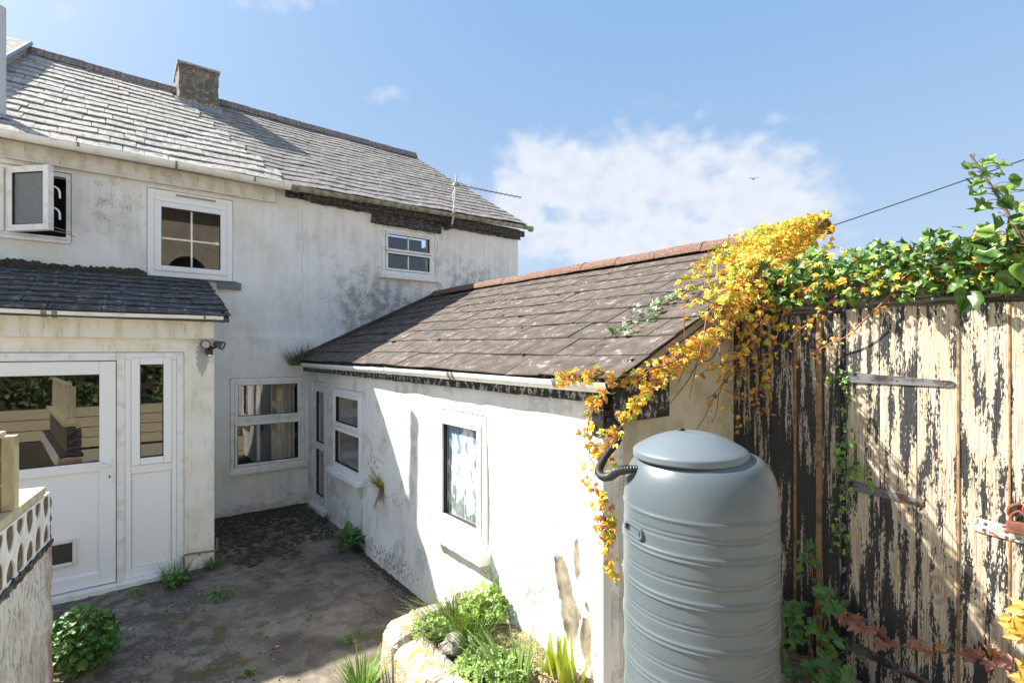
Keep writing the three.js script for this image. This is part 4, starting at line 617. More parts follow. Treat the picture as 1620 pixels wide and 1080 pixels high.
  mesh('chain_links', [tube([[0.01, 0.04, 0.03], [0.0, 0.075, 0.015], [0.012, 0.09, 0.04], [0.02, 0.06, 0.055]], 0.008, 20, 8, true), tube([[0.01, 0.03, -0.03], [-0.004, 0.07, -0.028], [0.01, 0.085, -0.0], [0.02, 0.05, -0.005]], 0.008, 20, 8, true), tube([[0.0, 0.06, 0.05], [0.01, 0.10, 0.05], [0.02, 0.095, 0.085], [0.01, 0.055, 0.085]], 0.008, 20, 8, true)], M.rust, lock);
  { const s = new THREE.Shape(); s.absellipse(0, 0, 0.026, 0.010, 0, 7, false); const g = new THREE.ExtrudeGeometry(s, { depth: 0.002, bevelEnabled: false, curveSegments: 20 }); g.rotateY(-Math.PI / 2); g.translate(-0.0142, -0.015, 0); mesh('maker_plate', g, M.brass, lock); }
  const beam = thing('timber_beam', 'weathered grey timber beam under the creeper above the board fence', 'beam', [0, 0, 0]);
  mesh('beam', metric(rough(new THREE.BoxGeometry(0.12, 0.19, 2.6, 3, 4, 50).translate(XF + 0.10, 2.40, -0.45), 0.012, 6, 5), 1), std({ map: colorTex(256, 1024, (u, v) => { const a = fbm(u * 4, v * 40, 4); return mix3([0.30, 0.28, 0.24], [0.10, 0.095, 0.085], sstep(-0.2, 0.4, a)); }), roughness: 0.95, bumpMap: grit, bumpScale: 0.01 }), beam);
}
function boardMaps_strip() { return colorTex(128, 512, (u, v) => { const a = fbm(u * 6, v * 12, 4); return mix3([0.30, 0.17, 0.075], [0.14, 0.10, 0.06], sstep(-0.2, 0.4, a)); }); }

// ---------------------------------------------------------------- water butt, downpipe, hose
{
  const butt = thing('water_butt', 'grey blue ribbed plastic water butt with domed lid', 'water butt', [1.855, 0.45, -1.153]);
  const prof = [[0.0, 0.0], [0.27, 0.0], [0.283, 0.02]];
  const H = 1.25, bodyR = y => y < 0.85 ? lerp(0.288, 0.297, y / 0.85) : y < 1.02 ? 0.297 - 0.002 * ((y - 0.85) / 0.17) : 0.205 + 0.090 * Math.sqrt(Math.max(0, 1 - Math.pow((y - 1.02) / 0.215, 2.6)));
  for (let y = 0.03; y < 1.232; y += 0.0035) {
    let r = bodyR(y); const k = y > 1.0 ? 9 : (y + 0.053) % 0.158;
    const bump = (c, w) => Math.exp(-Math.pow((k - c) / w, 2)); if (y > 0.05) r += 0.0042 * bump(0.005, 0.005) + 0.0042 * bump(0.163, 0.005) * 0 + 0.0042 * bump(0.024, 0.005) + 0.001 * bump(0.014, 0.02) - 0.0030 * bump(0.082, 0.0045) - 0.0026 * bump(0.098, 0.0045) + 0.004 * Math.exp(-Math.pow((y - 1.04) / 0.006, 2));
    prof.push([r, y]);
  }
  prof.push([0.206, 1.238], [0.19, 1.242], [0.0, 1.242]);
  mesh('barrel', new THREE.LatheGeometry(prof.map(([a, b]) => new THREE.Vector2(a, b)), 120), M.barrel, butt);
  const lp = [[0.0, 1.328], [0.05, 1.326], [0.10, 1.316], [0.15, 1.297], [0.19, 1.276], [0.212, 1.262], [0.2195, 1.254], [0.2205, 1.244], [0.2205, 1.232], [0.217, 1.228], [0.212, 1.229], [0.20, 1.236], [0.0, 1.25]];
  const lid = mesh('lid', new THREE.LatheGeometry(new THREE.SplineCurve(lp.slice(0, 9).map(([a, b]) => new THREE.Vector2(a, b))).getPoints(40).concat(lp.slice(9).map(([a, b]) => new THREE.Vector2(a, b))), 96), std({ color: lin(0.118, 0.145, 0.165), roughness: 0.42 }), butt);
  lid.position.set(-0.022, 0.0, -0.010); lid.rotation.z = 0.02;
  const knob = mesh('lid_clip', [new THREE.CylinderGeometry(0.012, 0.014, 0.010, 14).translate(0, 1.331, -0.035), box(-0.014, 0.014, 1.331, 1.337, -0.042, -0.028, 0.003)], M.blackPlastic, lid);
  mesh('mould_seam', tube([[0.002, 1.329, 0.0], [0.03, 1.325, 0.06], [0.045, 1.313, 0.11]].map(a => V(a[0] - 0.03, a[1], a[2])), 0.0022, 12, 5), std({ color: lin(0.122, 0.15, 0.17), roughness: 0.4 }), lid);
  // hand hold: a lipped slot low on the shoulder
  const place = (o, ang, y, r) => { o.position.set(Math.sin(ang) * r, y, Math.cos(ang) * r); o.rotation.y = ang; };
  const hs = new THREE.Shape(); hs.absarc(-0.04, 0, 0.022, Math.PI / 2, Math.PI * 1.5); hs.absarc(0.04, 0, 0.022, -Math.PI / 2, Math.PI / 2); hs.closePath();
  const hh = new THREE.Path(); hh.absarc(0.04, 0, 0.017, Math.PI / 2, -Math.PI / 2, true); hh.absarc(-0.04, 0, 0.017, Math.PI * 1.5, Math.PI / 2, true); hs.holes.push(hh);
  const lip = mesh('hand_hold', new THREE.ExtrudeGeometry(hs, { depth: 0.012, bevelEnabled: true, bevelSize: 0.002, bevelThickness: 0.002, bevelSegments: 2 }), M.barrel, butt); place(lip, -1.93, 0.955, 0.288);
  const slot = mesh('slot', box(-0.054, 0.054, -0.016, 0.016, -0.004, 0.006), M.blackPlastic, lip);  // black insert in place of the shade inside the hand hold
  // inlet and the corrugated hose
  const inlet = mesh('inlet', new THREE.TorusGeometry(0.020, 0.006, 10, 20), M.blackPlastic, butt); place(inlet, -2.0, 1.18, 0.262); inlet.rotation.set(-0.5, -2.0, 0, 'YXZ');
  const plinth = thing('concrete_plinth', 'grey concrete block plinth under the water butt', 'plinth', [1.855, 0.2, -1.153]);
  mesh('block', [box(-0.31, -0.005, 0, 0.248, -0.30, 0.30, 0.01), box(0.005, 0.31, 0, 0.248, -0.30, 0.30, 0.01)], std({ color: lin(0.30, 0.29, 0.27), roughness: 0.95, bumpMap: grit, bumpScale: 0.006 }), plinth);
  const dp = thing('downpipe', 'white square downpipe with black diverter at the outbuilding corner', 'downpipe', [2.0, 0.2, -1.795]);
  mesh('pipe', box(-0.032, 0.032, 0, 1.46, -0.032, 0.032, 0.004), M.upvc, dp);
  mesh('diverter', [box(-0.042, 0.042, 1.455, 1.60, -0.042, 0.042, 0.006), box(-0.036, 0.036, 1.6, 1.72, -0.036, 0.036, 0.006)], M.blackPlastic, dp);
  mesh('clip', box(-0.036, 0.06, 0.85, 0.875, -0.036, 0.036, 0.003), M.upvc, dp);
  const hose = thing('hose', 'black corrugated hose looping from the diverter into the water butt', 'hose', [0, 0, 0]);
  const pts = [[1.99, 1.745, -1.75], [1.985, 1.735, -1.70], [1.97, 1.70, -1.655], [1.93, 1.655, -1.64], [1.86, 1.60, -1.645], [1.78, 1.545, -1.62], [1.72, 1.535, -1.55], [1.68, 1.555, -1.47], [1.64, 1.585, -1.41], [1.60, 1.615, -1.35], [1.60, 1.63, -1.30], [1.64, 1.63, -1.262]];
  const hg = tube(pts, 0.0165, 420, 12); { const c = new THREE.CatmullRomCurve3(pts.map(p => V(...p))), p = hg.attributes.position, q = V(0, 0, 0); for (let i = 0; i <= 420; i++) { c.getPointAt(i / 420, q); const k = 1 + 0.16 * Math.sin(i * 1.35); for (let j = 0; j <= 12; j++) { const n = i * 13 + j; p.setXYZ(n, q.x + (p.getX(n) - q.x) * k, q.y + (p.getY(n) - q.y) * k, q.z + (p.getZ(n) - q.z) * k); } } hg.computeVertexNormals(); }
  mesh('hose', hg, M.blackPlastic, hose);
}

// ---------------------------------------------------------------- aerial, security light, small pipe, overhead wire, bird
{
  const a = thing('television_aerial', 'rod television aerial clamped to the house eaves', 'aerial', [4.28, 4.16, -7.14]);
  mesh('mast', taper([[0, 0, 0.06], [0.045, 0.40, 0.06], [0.09, 0.84, 0.05]], 0.014, 0.013, 12, 8), M.pvcGrey, a);
  mesh('cable', tube([[-0.02, 0.0, 0.07], [0.04, 0.2, 0.08], [0.0, 0.45, 0.075], [0.055, 0.62, 0.07]], 0.005, 24, 6), M.gutterWhite, a);
  const b0 = V(0.07, 0.66, 0.05), b1 = V(1.15, 0.56, 0.42);
  mesh('boom', tube([b0, b0.clone().lerp(b1, 0.5), b1], 0.010, 8, 8), M.bracket, a);
  mesh('clamp', [box(0.03, 0.12, 0.63, 0.69, 0.02, 0.09, 0.006), tube([[0.10, 0.70, 0.05], [0.18, 0.685, 0.08], [0.24, 0.655, 0.10]], 0.007, 8, 6)], M.gutterGrey, a);
  const sd = V(0.42, 0, -1.08).normalize();
  for (let i = 0; i < 12; i++) { const q = b0.clone().lerp(b1, 0.14 + i * 0.077), l = i < 2 ? 0.12 : 0.075; const e = mesh('rod', tube([q.clone().addScaledVector(sd, -l), q, q.clone().addScaledVector(sd, l)], 0.005, 4, 6), M.bracket, a); }
  mesh('bracket', box(-0.03, 0.03, -0.06, 0.06, -0.16, 0.05, 0.004), M.rotten, a);

  const s = thing('security_light', 'grey twin head security light on the porch corner', 'security light', [0.695, 2.10, -5.69]);
  mesh('wall_plate', box(-0.03, 0.03, -0.03, 0.05, -0.055, 0.0, 0.008), M.blackPlastic, s);
  const sen = sub('sensor', s); mesh('sensor_body', new THREE.CapsuleGeometry(0.028, 0.03, 6, 16).translate(0, -0.02, 0.035), M.blackPlastic, sen); mesh('sensor_lens', new THREE.SphereGeometry(0.020, 16, 10).scale(1, 0.6, 0.7).translate(0, -0.045, 0.055), M.upvc, sen);
  const head = (dx, dy, turn, tip) => { const h = sub('lamp_head', s); h.position.set(dx, dy, 0.03); h.rotation.set(tip, turn, 0, 'YXZ');
    mesh('housing', new THREE.LatheGeometry([[0, -0.05], [0.026, -0.05], [0.032, -0.03], [0.034, 0.0], [0.042, 0.012], [0.042, 0.035], [0.036, 0.035], [0.034, 0.02], [0, 0.02]].map(p => new THREE.Vector2(...p)), 28).rotateX(Math.PI / 2), std({ color: lin(0.07, 0.072, 0.075), roughness: 0.45 }), h);
    mesh('lens', new THREE.CircleGeometry(0.035, 24).translate(0, 0, 0.024), std({ color: lin(0.45, 0.44, 0.40), roughness: 0.25 }), h); return h; };
  head(-0.03, 0.065, -0.25, 0.10); head(0.085, 0.06, 1.0, 0.32);
  mesh('arm', [tube([[-0.03, 0.05, -0.02], [0.0, 0.02, 0.02], [0.08, 0.05, -0.01]], 0.012, 10, 8)], M.blackPlastic, s);

  const wp = thing('waste_pipe', 'thin brown waste pipe bent round the porch foot', 'pipe', [0.49, 0, -5.72]);
  mesh('pipe', tube([[0, -0.01, 0], [0, 0.10, 0], [0.0, 0.145, 0.0], [0.02, 0.155, 0], [0.10, 0.152, 0], [0.20, 0.142, 0], [0.262, 0.138, 0], [0.275, 0.15, 0], [0.276, 0.26, -0.01]], 0.009, 50, 8), std({ color: lin(0.20, 0.15, 0.12), roughness: 0.55 }), wp);
  mesh('clip', box(0.12, 0.135, 0.12, 0.155, -0.012, 0.008, 0.002), M.bracket, wp);
  const wire = thing('overhead_wire', 'thin dark overhead wire rising from behind the creeper into the sky', 'wire', [0, 0, 0]);
  mesh('wire', tube([[8.1, 3.6, -4.6], [9.0, 4.12, -3.1], [10.0, 4.77, -1.2], [12, 6.1, 2.6], [14, 7.5, 6.4]], 0.009, 60, 5), M.rubber, wire);
  const pole = thing('wire_pole', 'brown timber pole carrying the overhead wire behind the outbuilding', 'pole', [8.1, -0.06, -4.6]);
  mesh('pole', taper([[0, 0, 0], [0, 1.8, 0], [0, 3.7, 0]], 0.09, 0.075, 6, 12), M.bark, pole);
  const bird = thing('bird', 'small distant bird flying in front of the cloud', 'bird', [50.08, 19.27, -25]);
  { const g1 = new THREE.SphereGeometry(0.11, 12, 8).scale(1.9, 0.8, 0.8), w = new THREE.BufferGeometry(); w.setAttribute('position', new THREE.Float32BufferAttribute([-0.08, 0.03, 0, 0.12, 0.03, 0, -0.1, 0.16, 0.42, 0.12, 0.03, 0, -0.02, 0.13, 0.45, -0.1, 0.16, 0.42, -0.08, 0.03, 0, -0.1, 0.12, -0.42, 0.12, 0.03, 0, 0.12, 0.03, 0, -0.1, 0.12, -0.42, -0.02, 0.1, -0.45], 3)); w.setAttribute('uv', new THREE.Float32BufferAttribute(new Float32Array(24), 2)); w.computeVertexNormals(); mesh('body', [g1, w, new THREE.SphereGeometry(0.07, 10, 8).translate(0.22, 0.04, 0)], std({ color: lin(0.12, 0.12, 0.13), roughness: 0.9 }), bird); bird.rotation.y = 0.8; }
}

// ---------------------------------------------------------------- screen block wall and the new timber on it
{
  const ang = Math.atan2(0.139, 0.99), wall = thing('garden_wall', 'stained white garden wall topped with brown stones in white pointing', 'wall', [-0.32, 0, -4.15]); wall.rotation.y = -ang;
  // own axes: +z runs towards the garden, +x faces the yard
  const L = 2.6, mapW = colorTex(1024, 512, (u, v) => { const z = u * 2.6, y = v * 1.0, a = fbm(z * 3, y * 2, 5), b = fbm(z * 26, y * 4, 4), c = n2(z * 60, y * 60), d = fbm(z * 60, y * 16, 3); let k = mix3([0.70, 0.68, 0.63], [0.56, 0.53, 0.46], sstep(-0.2, 0.4, a)); k = mix3(k, [0.22, 0.22, 0.19], sstep(0.18, 0.42, b * 0.7 + d * 0.5 + 0.12 * c + 0.1) * 0.75); k = mix3(k, [0.36, 0.15, 0.09], sstep(0.0, 0.3, 0.22 - z * 1.4 + 0.3 * a + 0.5 * (0.6 - y) * 0.6 + 0.1 * c) * 0.75); return mix3(k, [0.38, 0.20, 0.13], sstep(0.1, 0.5, 0.35 - y * 1.1 + 0.5 * a + 0.2 * b) * 0.6); }, false);
  const g = new THREE.BoxGeometry(0.2, 1.0, L, 4, 40, 90), p = g.attributes.position; g.translate(-0.1, 0.43, L / 2);
  for (let i = 0; i < p.count; i++) { const x = p.getX(i), y = p.getY(i), z = p.getZ(i); p.setX(i, x + 0.016 * fbm(y * 3, z * 3, 3) + (x > -0.05 ? 0.05 * sstep(0.45, 0.0, y) * (0.5 + n2(z * 3, 1) * 0.5) * 0.6 : 0)); p.setZ(i, z + (z < 0.02 ? 0.02 * fbm(y * 4, x * 3, 3) + 0.045 * sstep(0.35, 0.05, y) : 0)); g.attributes.uv.setXY(i, clamp(z / 2.6), clamp((y + 0.07) / 1.0)); }
  g.computeVertexNormals(); mesh('rendered_base', g, std({ map: mapW, roughness: 0.92, bumpMap: scaled(stucco, 2), bumpScale: 0.008 }), wall);
  mesh('mortar_bed', metric(rough(new THREE.BoxGeometry(0.19, 0.035, L, 2, 2, 90).translate(-0.09, 0.94, L / 2), 0.018, 16, 3)), M.rotten, wall);
  const s = new THREE.Shape(); s.moveTo(0, 0); s.lineTo(0.285, 0); s.lineTo(0.285, 0.29); s.lineTo(0, 0.29); s.closePath();
  const cell = (pts) => { const h = new THREE.Path(); const c = new THREE.CatmullRomCurve3(pts.map(q => V(q[0], q[1], 0)), true, 'catmullrom', 0.35).getPoints(22); c.forEach((q, i) => i ? h.lineTo(q.x, q.y) : h.moveTo(q.x, q.y)); h.closePath(); s.holes.push(h); };
  const cols = [[0.008, 0.128, 0.132], [0.158, 0.277, 0.168]], stones = [];
  for (const [a, b, m] of cols) { const w = b - a, c = (a + b) / 2; cell([[a + w * 0.1, 0.276], [b - w * 0.05, 0.281], [b, 0.235], [b - w * 0.18, m + 0.045], [c + w * 0.12, m + 0.016], [c - w * 0.2, m + 0.03], [a, m + 0.075]]); cell([[a + w * 0.05, 0.012], [b - w * 0.1, 0.008], [b, 0.05], [b - w * 0.12, m - 0.05], [c, m - 0.014], [a + w * 0.16, m - 0.035], [a, m - 0.075]]); stones.push([a, b, m, 0.288], [a, b, 0.003, m]); }
  const blk = new THREE.ExtrudeGeometry(s, { depth: 0.035, bevelEnabled: true, bevelSize: 0.003, bevelThickness: 0.003, bevelSegments: 1, curveSegments: 6 }); blk.rotateY(-Math.PI / 2); blk.scale(-1, 1, 1); { const q = blk.attributes.position; } 
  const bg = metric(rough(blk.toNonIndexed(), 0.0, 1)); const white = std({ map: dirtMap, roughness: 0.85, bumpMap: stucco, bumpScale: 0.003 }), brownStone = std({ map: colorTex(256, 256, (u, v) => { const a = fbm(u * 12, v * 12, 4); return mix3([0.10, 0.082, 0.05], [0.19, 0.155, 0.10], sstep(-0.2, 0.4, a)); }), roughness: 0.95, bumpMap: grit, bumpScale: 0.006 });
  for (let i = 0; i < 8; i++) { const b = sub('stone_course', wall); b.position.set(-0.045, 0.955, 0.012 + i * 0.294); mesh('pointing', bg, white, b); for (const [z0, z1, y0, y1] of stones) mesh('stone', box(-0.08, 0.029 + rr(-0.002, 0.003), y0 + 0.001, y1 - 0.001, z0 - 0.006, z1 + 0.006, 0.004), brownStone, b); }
  mesh('end_mortar', metric(rough(new THREE.BoxGeometry(0.12, 0.30, 0.03, 2, 14, 1).translate(-0.07, 1.10, 0.0), 0.012, 18, 3)), M.rotten, wall);

  const timber = (seed) => std({ map: colorTex(256, 1024, (u, v) => { const a = fbm(u * 5 + seed, v * 3, 3), r = Math.sin((u * 26 + 3 * fbm(u * 2, v * 2.2 + seed, 3)) * 2), k = Math.exp(-(((u - 0.5) * 5) ** 2 + ((v - 0.4) * 26) ** 2)); let c = mix3([0.58, 0.51, 0.345], [0.48, 0.41, 0.26], sstep(-0.6, 1, r * 0.6 + a)); return mix3(c, [0.24, 0.14, 0.06], k * 0.8); }), roughness: 0.75, bumpMap: grit, bumpScale: 0.001 });
  const tm = [timber(1), timber(9)];
  const f = thing('timber_fence', 'new pale timber fence on top of the stained garden wall', 'fence', [-0.32, 1.255, -4.15]); f.rotation.y = -ang;
  mesh('rail', box(-0.15, -0.005, 0, 0.045, 0.10, L, 0.004), tm[0], f);
  mesh('post', box(-0.055, -0.002, 0.046, 0.42, 0.57, 0.63, 0.004), tm[1], f); mesh('post', box(-0.055, -0.002, 0.046, 0.42, 1.9, 1.97, 0.004), tm[1], f);
  for (let i = 0; i < 3; i++) mesh('plank', box(-0.085, -0.057, 0.05 + i * 0.125, 0.05 + i * 0.125 + 0.118, 0.585, L, 0.003), tm[i % 2], f);
  mesh('cap', box(-0.09, -0.03, 0.424, 0.45, 0.645, L, 0.003), tm[0], f);
  const bed = thing('raised_border', 'raised earth border behind the stained garden wall', 'border', [-0.32, 0, -4.15]); bed.rotation.y = -ang;
  mesh('earth', box(-2.4, -0.21, -0.06, 0.80, 0.25, L), M.moss, bed);
}

// ---------------------------------------------------------------- planter and its plants
{
  const pl = thing('stone_planter', 'lichen spotted stone edged planter against the outbuilding wall', 'planter', [0, 0, 0]);
  const stoneMap = colorTex(512, 512, (u, v) => { const a = fbm(u * 5, v * 5, 5), b = fbm(u * 18, v * 18 + 3, 5), c = n2(u * 90, v * 90); let k = mix3([0.46, 0.42, 0.34], [0.26, 0.235, 0.185], sstep(-0.2, 0.45, a * 0.7 + b * 0.5)); k = mul3(k, 1 + 0.12 * c); k = mix3(k, [0.52, 0.30, 0.04], sstep(0.26, 0.36, fbm(u * 6 + 50, v * 6, 5) + 0.08 * c) * 0.85); return mix3(k, [0.10, 0.09, 0.07], sstep(0.25, 0.45, -b) * 0.6); });
  const sm = std({ map: stoneMap, roughness: 0.95, bumpMap: grit, bumpScale: 0.012 });
  const st = (x0, x1, z0, z1, y1, seed) => { const g = new RoundedBoxGeometry(x1 - x0, y1 + 0.08, z1 - z0, 9, 0.055); g.translate((x0 + x1) / 2, (y1 - 0.08) / 2, (z0 + z1) / 2); rough(g, 0.045, 4.5, seed); rough(g, 0.014, 16, seed + 5); mesh('stone', metric(g, 1.3, 1.3, seed * 0.3), sm, pl); };
  st(1.34, 1.60, -3.14, -2.86, 0.33, 1); st(1.58, 1.86, -3.16, -2.98, 0.33, 2); st(1.85, 2.08, -3.15, -2.99, 0.345, 3); st(1.30, 1.55, -2.87, -2.42, 0.315, 4); st(1.29, 1.52, -2.43, -1.95, 0.33, 5); st(1.30, 1.54, -1.96, -1.50, 0.32, 6); st(1.31, 1.55, -1.51, -1.0, 0.32, 7);
  const sx = (x, z) => 0.265 + 0.05 * sstep(1.75, 2.1, x) + 0.035 * fbm(x * 4, z * 4, 4) + 0.012 * fbm(x * 18, z * 18, 3);
  const sg = new THREE.PlaneGeometry(1.9, 3.9, 110, 200); sg.rotateX(-Math.PI / 2); sg.translate(2.38, 0, -1.10); { const p = sg.attributes.position; for (let i = 0; i < p.count; i++) p.setY(i, sx(p.getX(i), p.getZ(i))); } sg.computeVertexNormals();
  structure('soil', metric(sg, 1), std({ map: colorTex(1024, 1024, (u, v) => { const a = fbm(u * 14, v * 14, 5), b = fbm(u * 60, v * 60, 3); return mix3(mix3([0.18, 0.13, 0.085], [0.32, 0.25, 0.17], sstep(-0.2, 0.4, a)), [0.46, 0.38, 0.24], sstep(0.1, 0.45, b) * 0.7); }), roughness: 1, bumpMap: grit, bumpScale: 0.02 }));
  const tuft = (name, label, x, y, z, n, len, spread, w, cols, group, lean = [0, 0]) => { const t = thing(name, label, 'grass', [x, y, z], group), b = new Batch(); for (let i = 0; i < n; i++) { const a = R() * 6.28, r = Math.sqrt(R()) * spread, d = V(Math.cos(a) * rr(0.1, 0.7) + lean[0], 1, Math.sin(a) * rr(0.1, 0.7) + lean[1]); b.blade(V(Math.cos(a) * r, -0.01, Math.sin(a) * r), d, len * rr(0.5, 1.1), w * rr(0.7, 1.3), rr(0.1, 0.5), vary(cols[Math.floor(R() * cols.length)])); } b.mesh('blades', t); return t; };
  tuft('grass_tuft', 'long arching green grass in the planter beside its corner stone', 1.72, 0.27, -2.84, 420, 0.34, 0.17, 0.009, [GRASS, [0.24, 0.36, 0.05], PALE], null, [-0.35, 0.15]);
  tuft('grass_tuft', 'upright grass clump in the planter behind the grey rock', 1.72, 0.27, -2.60, 200, 0.30, 0.09, 0.009, [GRASS, [0.22, 0.34, 0.05]], null, [-0.15, 0.2]);
  tuft('grass_tuft', 'broad bladed green grass clump at the planter front', 1.68, 0.27, -2.14, 70, 0.36, 0.08, 0.017, [[0.14, 0.24, 0.05], [0.20, 0.30, 0.06]], null, [-0.1, -0.35]);
  const weed = (name, label, x, y, z, n, h, rad, size, cols, tpl, group, cat = 'weed', aim = V(-0.3, 1, 0.2)) => { const t = thing(name, label, cat, [x, y, z], group), b = new Batch(), stems = []; for (let i = 0; i < n; i++) { const a = R() * 6.28, r = Math.sqrt(R()) * rad, hh = h * rr(0.25, 1.05) * (1 - 0.5 * (r / rad) ** 2), q = V(Math.cos(a) * r, hh, Math.sin(a) * r); if (i % 3 === 0) stems.push(taper([V(q.x * 0.3, -0.01, q.z * 0.3), V(q.x * 0.7, hh * 0.5, q.z * 0.7), q], 0.003, 0.0015, 4, 4)); b.add(tpl[Math.floor(R() * tpl.length)], pose(q, aim, size * rr(0.6, 1.3), 0.7), vary(cols[Math.floor(R() * cols.length)])); } b.mesh('leaves', t); mesh('stems', stems, M.stem ||= std({ color: lin(0.16, 0.20, 0.06), roughness: 0.8 }), t); return t; };
  const trio = [[...lens(1, 0.4, 0, 0.1, 0.1), ...lens(0.9, 0.38, 1.9, 0.1, 0.1), ...lens(0.9, 0.38, -1.9, 0.1, 0.1)]], round = [ivyTpl(false)];
  weed('leafy_weed', 'bushy light green weed in the planter against the white wall', 1.93, 0.28, -2.78, 330, 0.26, 0.17, 0.030, [[0.28, 0.42, 0.08], [0.36, 0.50, 0.10], [0.22, 0.36, 0.07]], trio);
  weed('leafy_weed', 'low green weed spilling over the planter corner', 1.58, 0.28, -2.90, 160, 0.10, 0.13, 0.026, [[0.20, 0.34, 0.06], [0.26, 0.38, 0.06]], trio);
  weed('leafy_weed', 'low trefoil patch beside the planter front stones', 1.62, 0.27, -2.30, 420, 0.13, 0.22, 0.026, [[0.18, 0.33, 0.05], [0.26, 0.42, 0.07], [0.22, 0.36, 0.06]], trio);
  weed('ground_weed', 'thin dry yellow green weeds in the planter middle', 1.86, 0.27, -2.35, 260, 0.06, 0.22, 0.018, [[0.36, 0.36, 0.08], [0.30, 0.25, 0.10], [0.22, 0.30, 0.06]], trio);
  weed('silver_weed', 'grey green leafed weed beside the planter rock', 1.68, 0.27, -2.52, 60, 0.13, 0.05, 0.030, [[0.27, 0.33, 0.20], [0.22, 0.30, 0.17]], [oval]);
  weed('dry_litter', 'dry brown stalks and dead leaves under the fern', 2.0, 0.29, -1.95, 320, 0.05, 0.22, 0.030, [[0.38, 0.24, 0.12], [0.28, 0.16, 0.09], [0.44, 0.34, 0.20]], [oval], null, 'litter');
  { const t = thing('hart_tongue_fern', 'yellow green strap leaved fern at the foot of the white wall', 'fern', [1.93, 0.29, -2.02]); for (let i = 0; i < 24; i++) { const a = rr(-0.9, 0.9), n = 6, len = rr(0.18, 0.32), b = new Batch(); b.blade(V(rr(-0.05, 0.03), 0, rr(-0.16, 0.16)), V(rr(-0.35, 0.1), 1, a * 0.35), len, 0.044, rr(0.02, 0.14), vary([0.46, 0.56, 0.06], 0.15)); b.mesh('frond', t); } }
  { const t = thing('rock', 'small rounded grey rock on the planter soil', 'rock', [1.60, 0.28, -2.64]); const g = new THREE.IcosahedronGeometry(0.07, 4); g.scale(1.0, 0.8, 1.2); rough(g, 0.035, 11, 3); g.translate(0, 0.035, 0); mesh('rock', metric(g, 3), std({ color: lin(0.36, 0.33, 0.29), roughness: 0.95, bumpMap: grit, bumpScale: 0.01 }), t); }
  { // grit, crumbs of slate and dead leaf scattered over the concrete
    const gs = [], ico = new THREE.IcosahedronGeometry(1, 0), pl2 = new THREE.PlaneGeometry(1, 0.6);
    for (let i = 0; i < 900; i++) { const edge = R() < 0.55, x = edge ? (R() < 0.5 ? rr(0.7, 2.05) : 2.0 - Math.abs(rr(0, 0.25) * R())) : rr(-0.4, 2.0), z = edge ? (x > 1.75 ? rr(-7.2, -3.3) : rr(-7.3, -6.2)) : rr(-7.2, -3.2); const s = rr(0.003, 0.009) * (R() < 0.06 ? 1.8 : 1), g = ico.clone(); g.scale(s * rr(0.8, 1.5), s * 0.7, s); g.rotateY(R() * 6); g.translate(x, -0.008, z); const c = mul3(R() < 0.3 ? [0.34, 0.31, 0.26] : R() < 0.5 ? [0.05, 0.045, 0.04] : [0.16, 0.13, 0.10], rr(0.7, 1.2)), a = new Float32Array(g.attributes.position.count * 3); for (let k = 0; k < a.length; k++) a[k] = c[k % 3]; g.setAttribute('color', new THREE.BufferAttribute(a, 3)); gs.push(g); }
    const ds = [], lump = new THREE.IcosahedronGeometry(1, 1);       // loose dark soil and moss lying in the corner by the house
    for (let i = 0; i < 1500; i++) { const x = rr(0.74, 2.0), z = -7.3 + Math.pow(R(), 1.7) * (1.75 + 0.4 * n2(x * 2, 5)), s = rr(0.006, 0.024), g = lump.clone(); g.scale(s * rr(0.8, 1.7), s * rr(0.25, 0.5), s * rr(0.8, 1.7)); g.rotateY(R() * 6); rough(g, s * 0.5, 1.2 / s, i); g.translate(x, -0.012, z); ds.push(metric(g, 20)); }
    structure('loose_soil', ds, M.moss, 'stuff').userData.label = 'loose dark soil and moss in the yard corner';
    structure('grit', gs, std({ vertexColors: true, roughness: 0.95 }), 'stuff').userData.label = 'loose grit and crumbs on the yard concrete'; }
  // weeds in the yard
  const G = 'weeds along the yard edges';
  weed('green_bush_weed', 'dense round leafed green weed at the foot of the stained garden wall', -0.20, -0.01, -4.42, 900, 0.40, 0.20, 0.040, [[0.075, 0.20, 0.03], [0.11, 0.27, 0.045], [0.055, 0.15, 0.025]], round, G);
  tuft('grass_tuft', 'green grass tuft at the porch door sill end', 0.41, -0.01, -5.58, 190, 0.20, 0.10, 0.007, [[0.11, 0.20, 0.04], [0.16, 0.26, 0.05]], G);
  weed('leafy_weed', 'small leafy weed in front of the porch sill', 0.42, -0.01, -5.46, 60, 0.09, 0.09, 0.040, [[0.12, 0.26, 0.04], [0.09, 0.20, 0.03]], round, G);
  tuft('grass_tuft', 'small grass tuft at the porch corner foot', 0.72, -0.01, -5.66, 80, 0.16, 0.05, 0.009, [[0.11, 0.22, 0.04]], G);
  weed('yard_weed', 'flat weed patch in the yard crack facing the porch corner', 0.68, -0.01, -4.98, 110, 0.05, 0.11, 0.030, [[0.10, 0.20, 0.04], [0.14, 0.24, 0.05]], [oval], G);
  weed('yard_weed', 'sparse flat weed under the porch door', 0.12, -0.01, -5.45, 50, 0.05, 0.08, 0.028, [[0.10, 0.20, 0.04]], [oval], G);
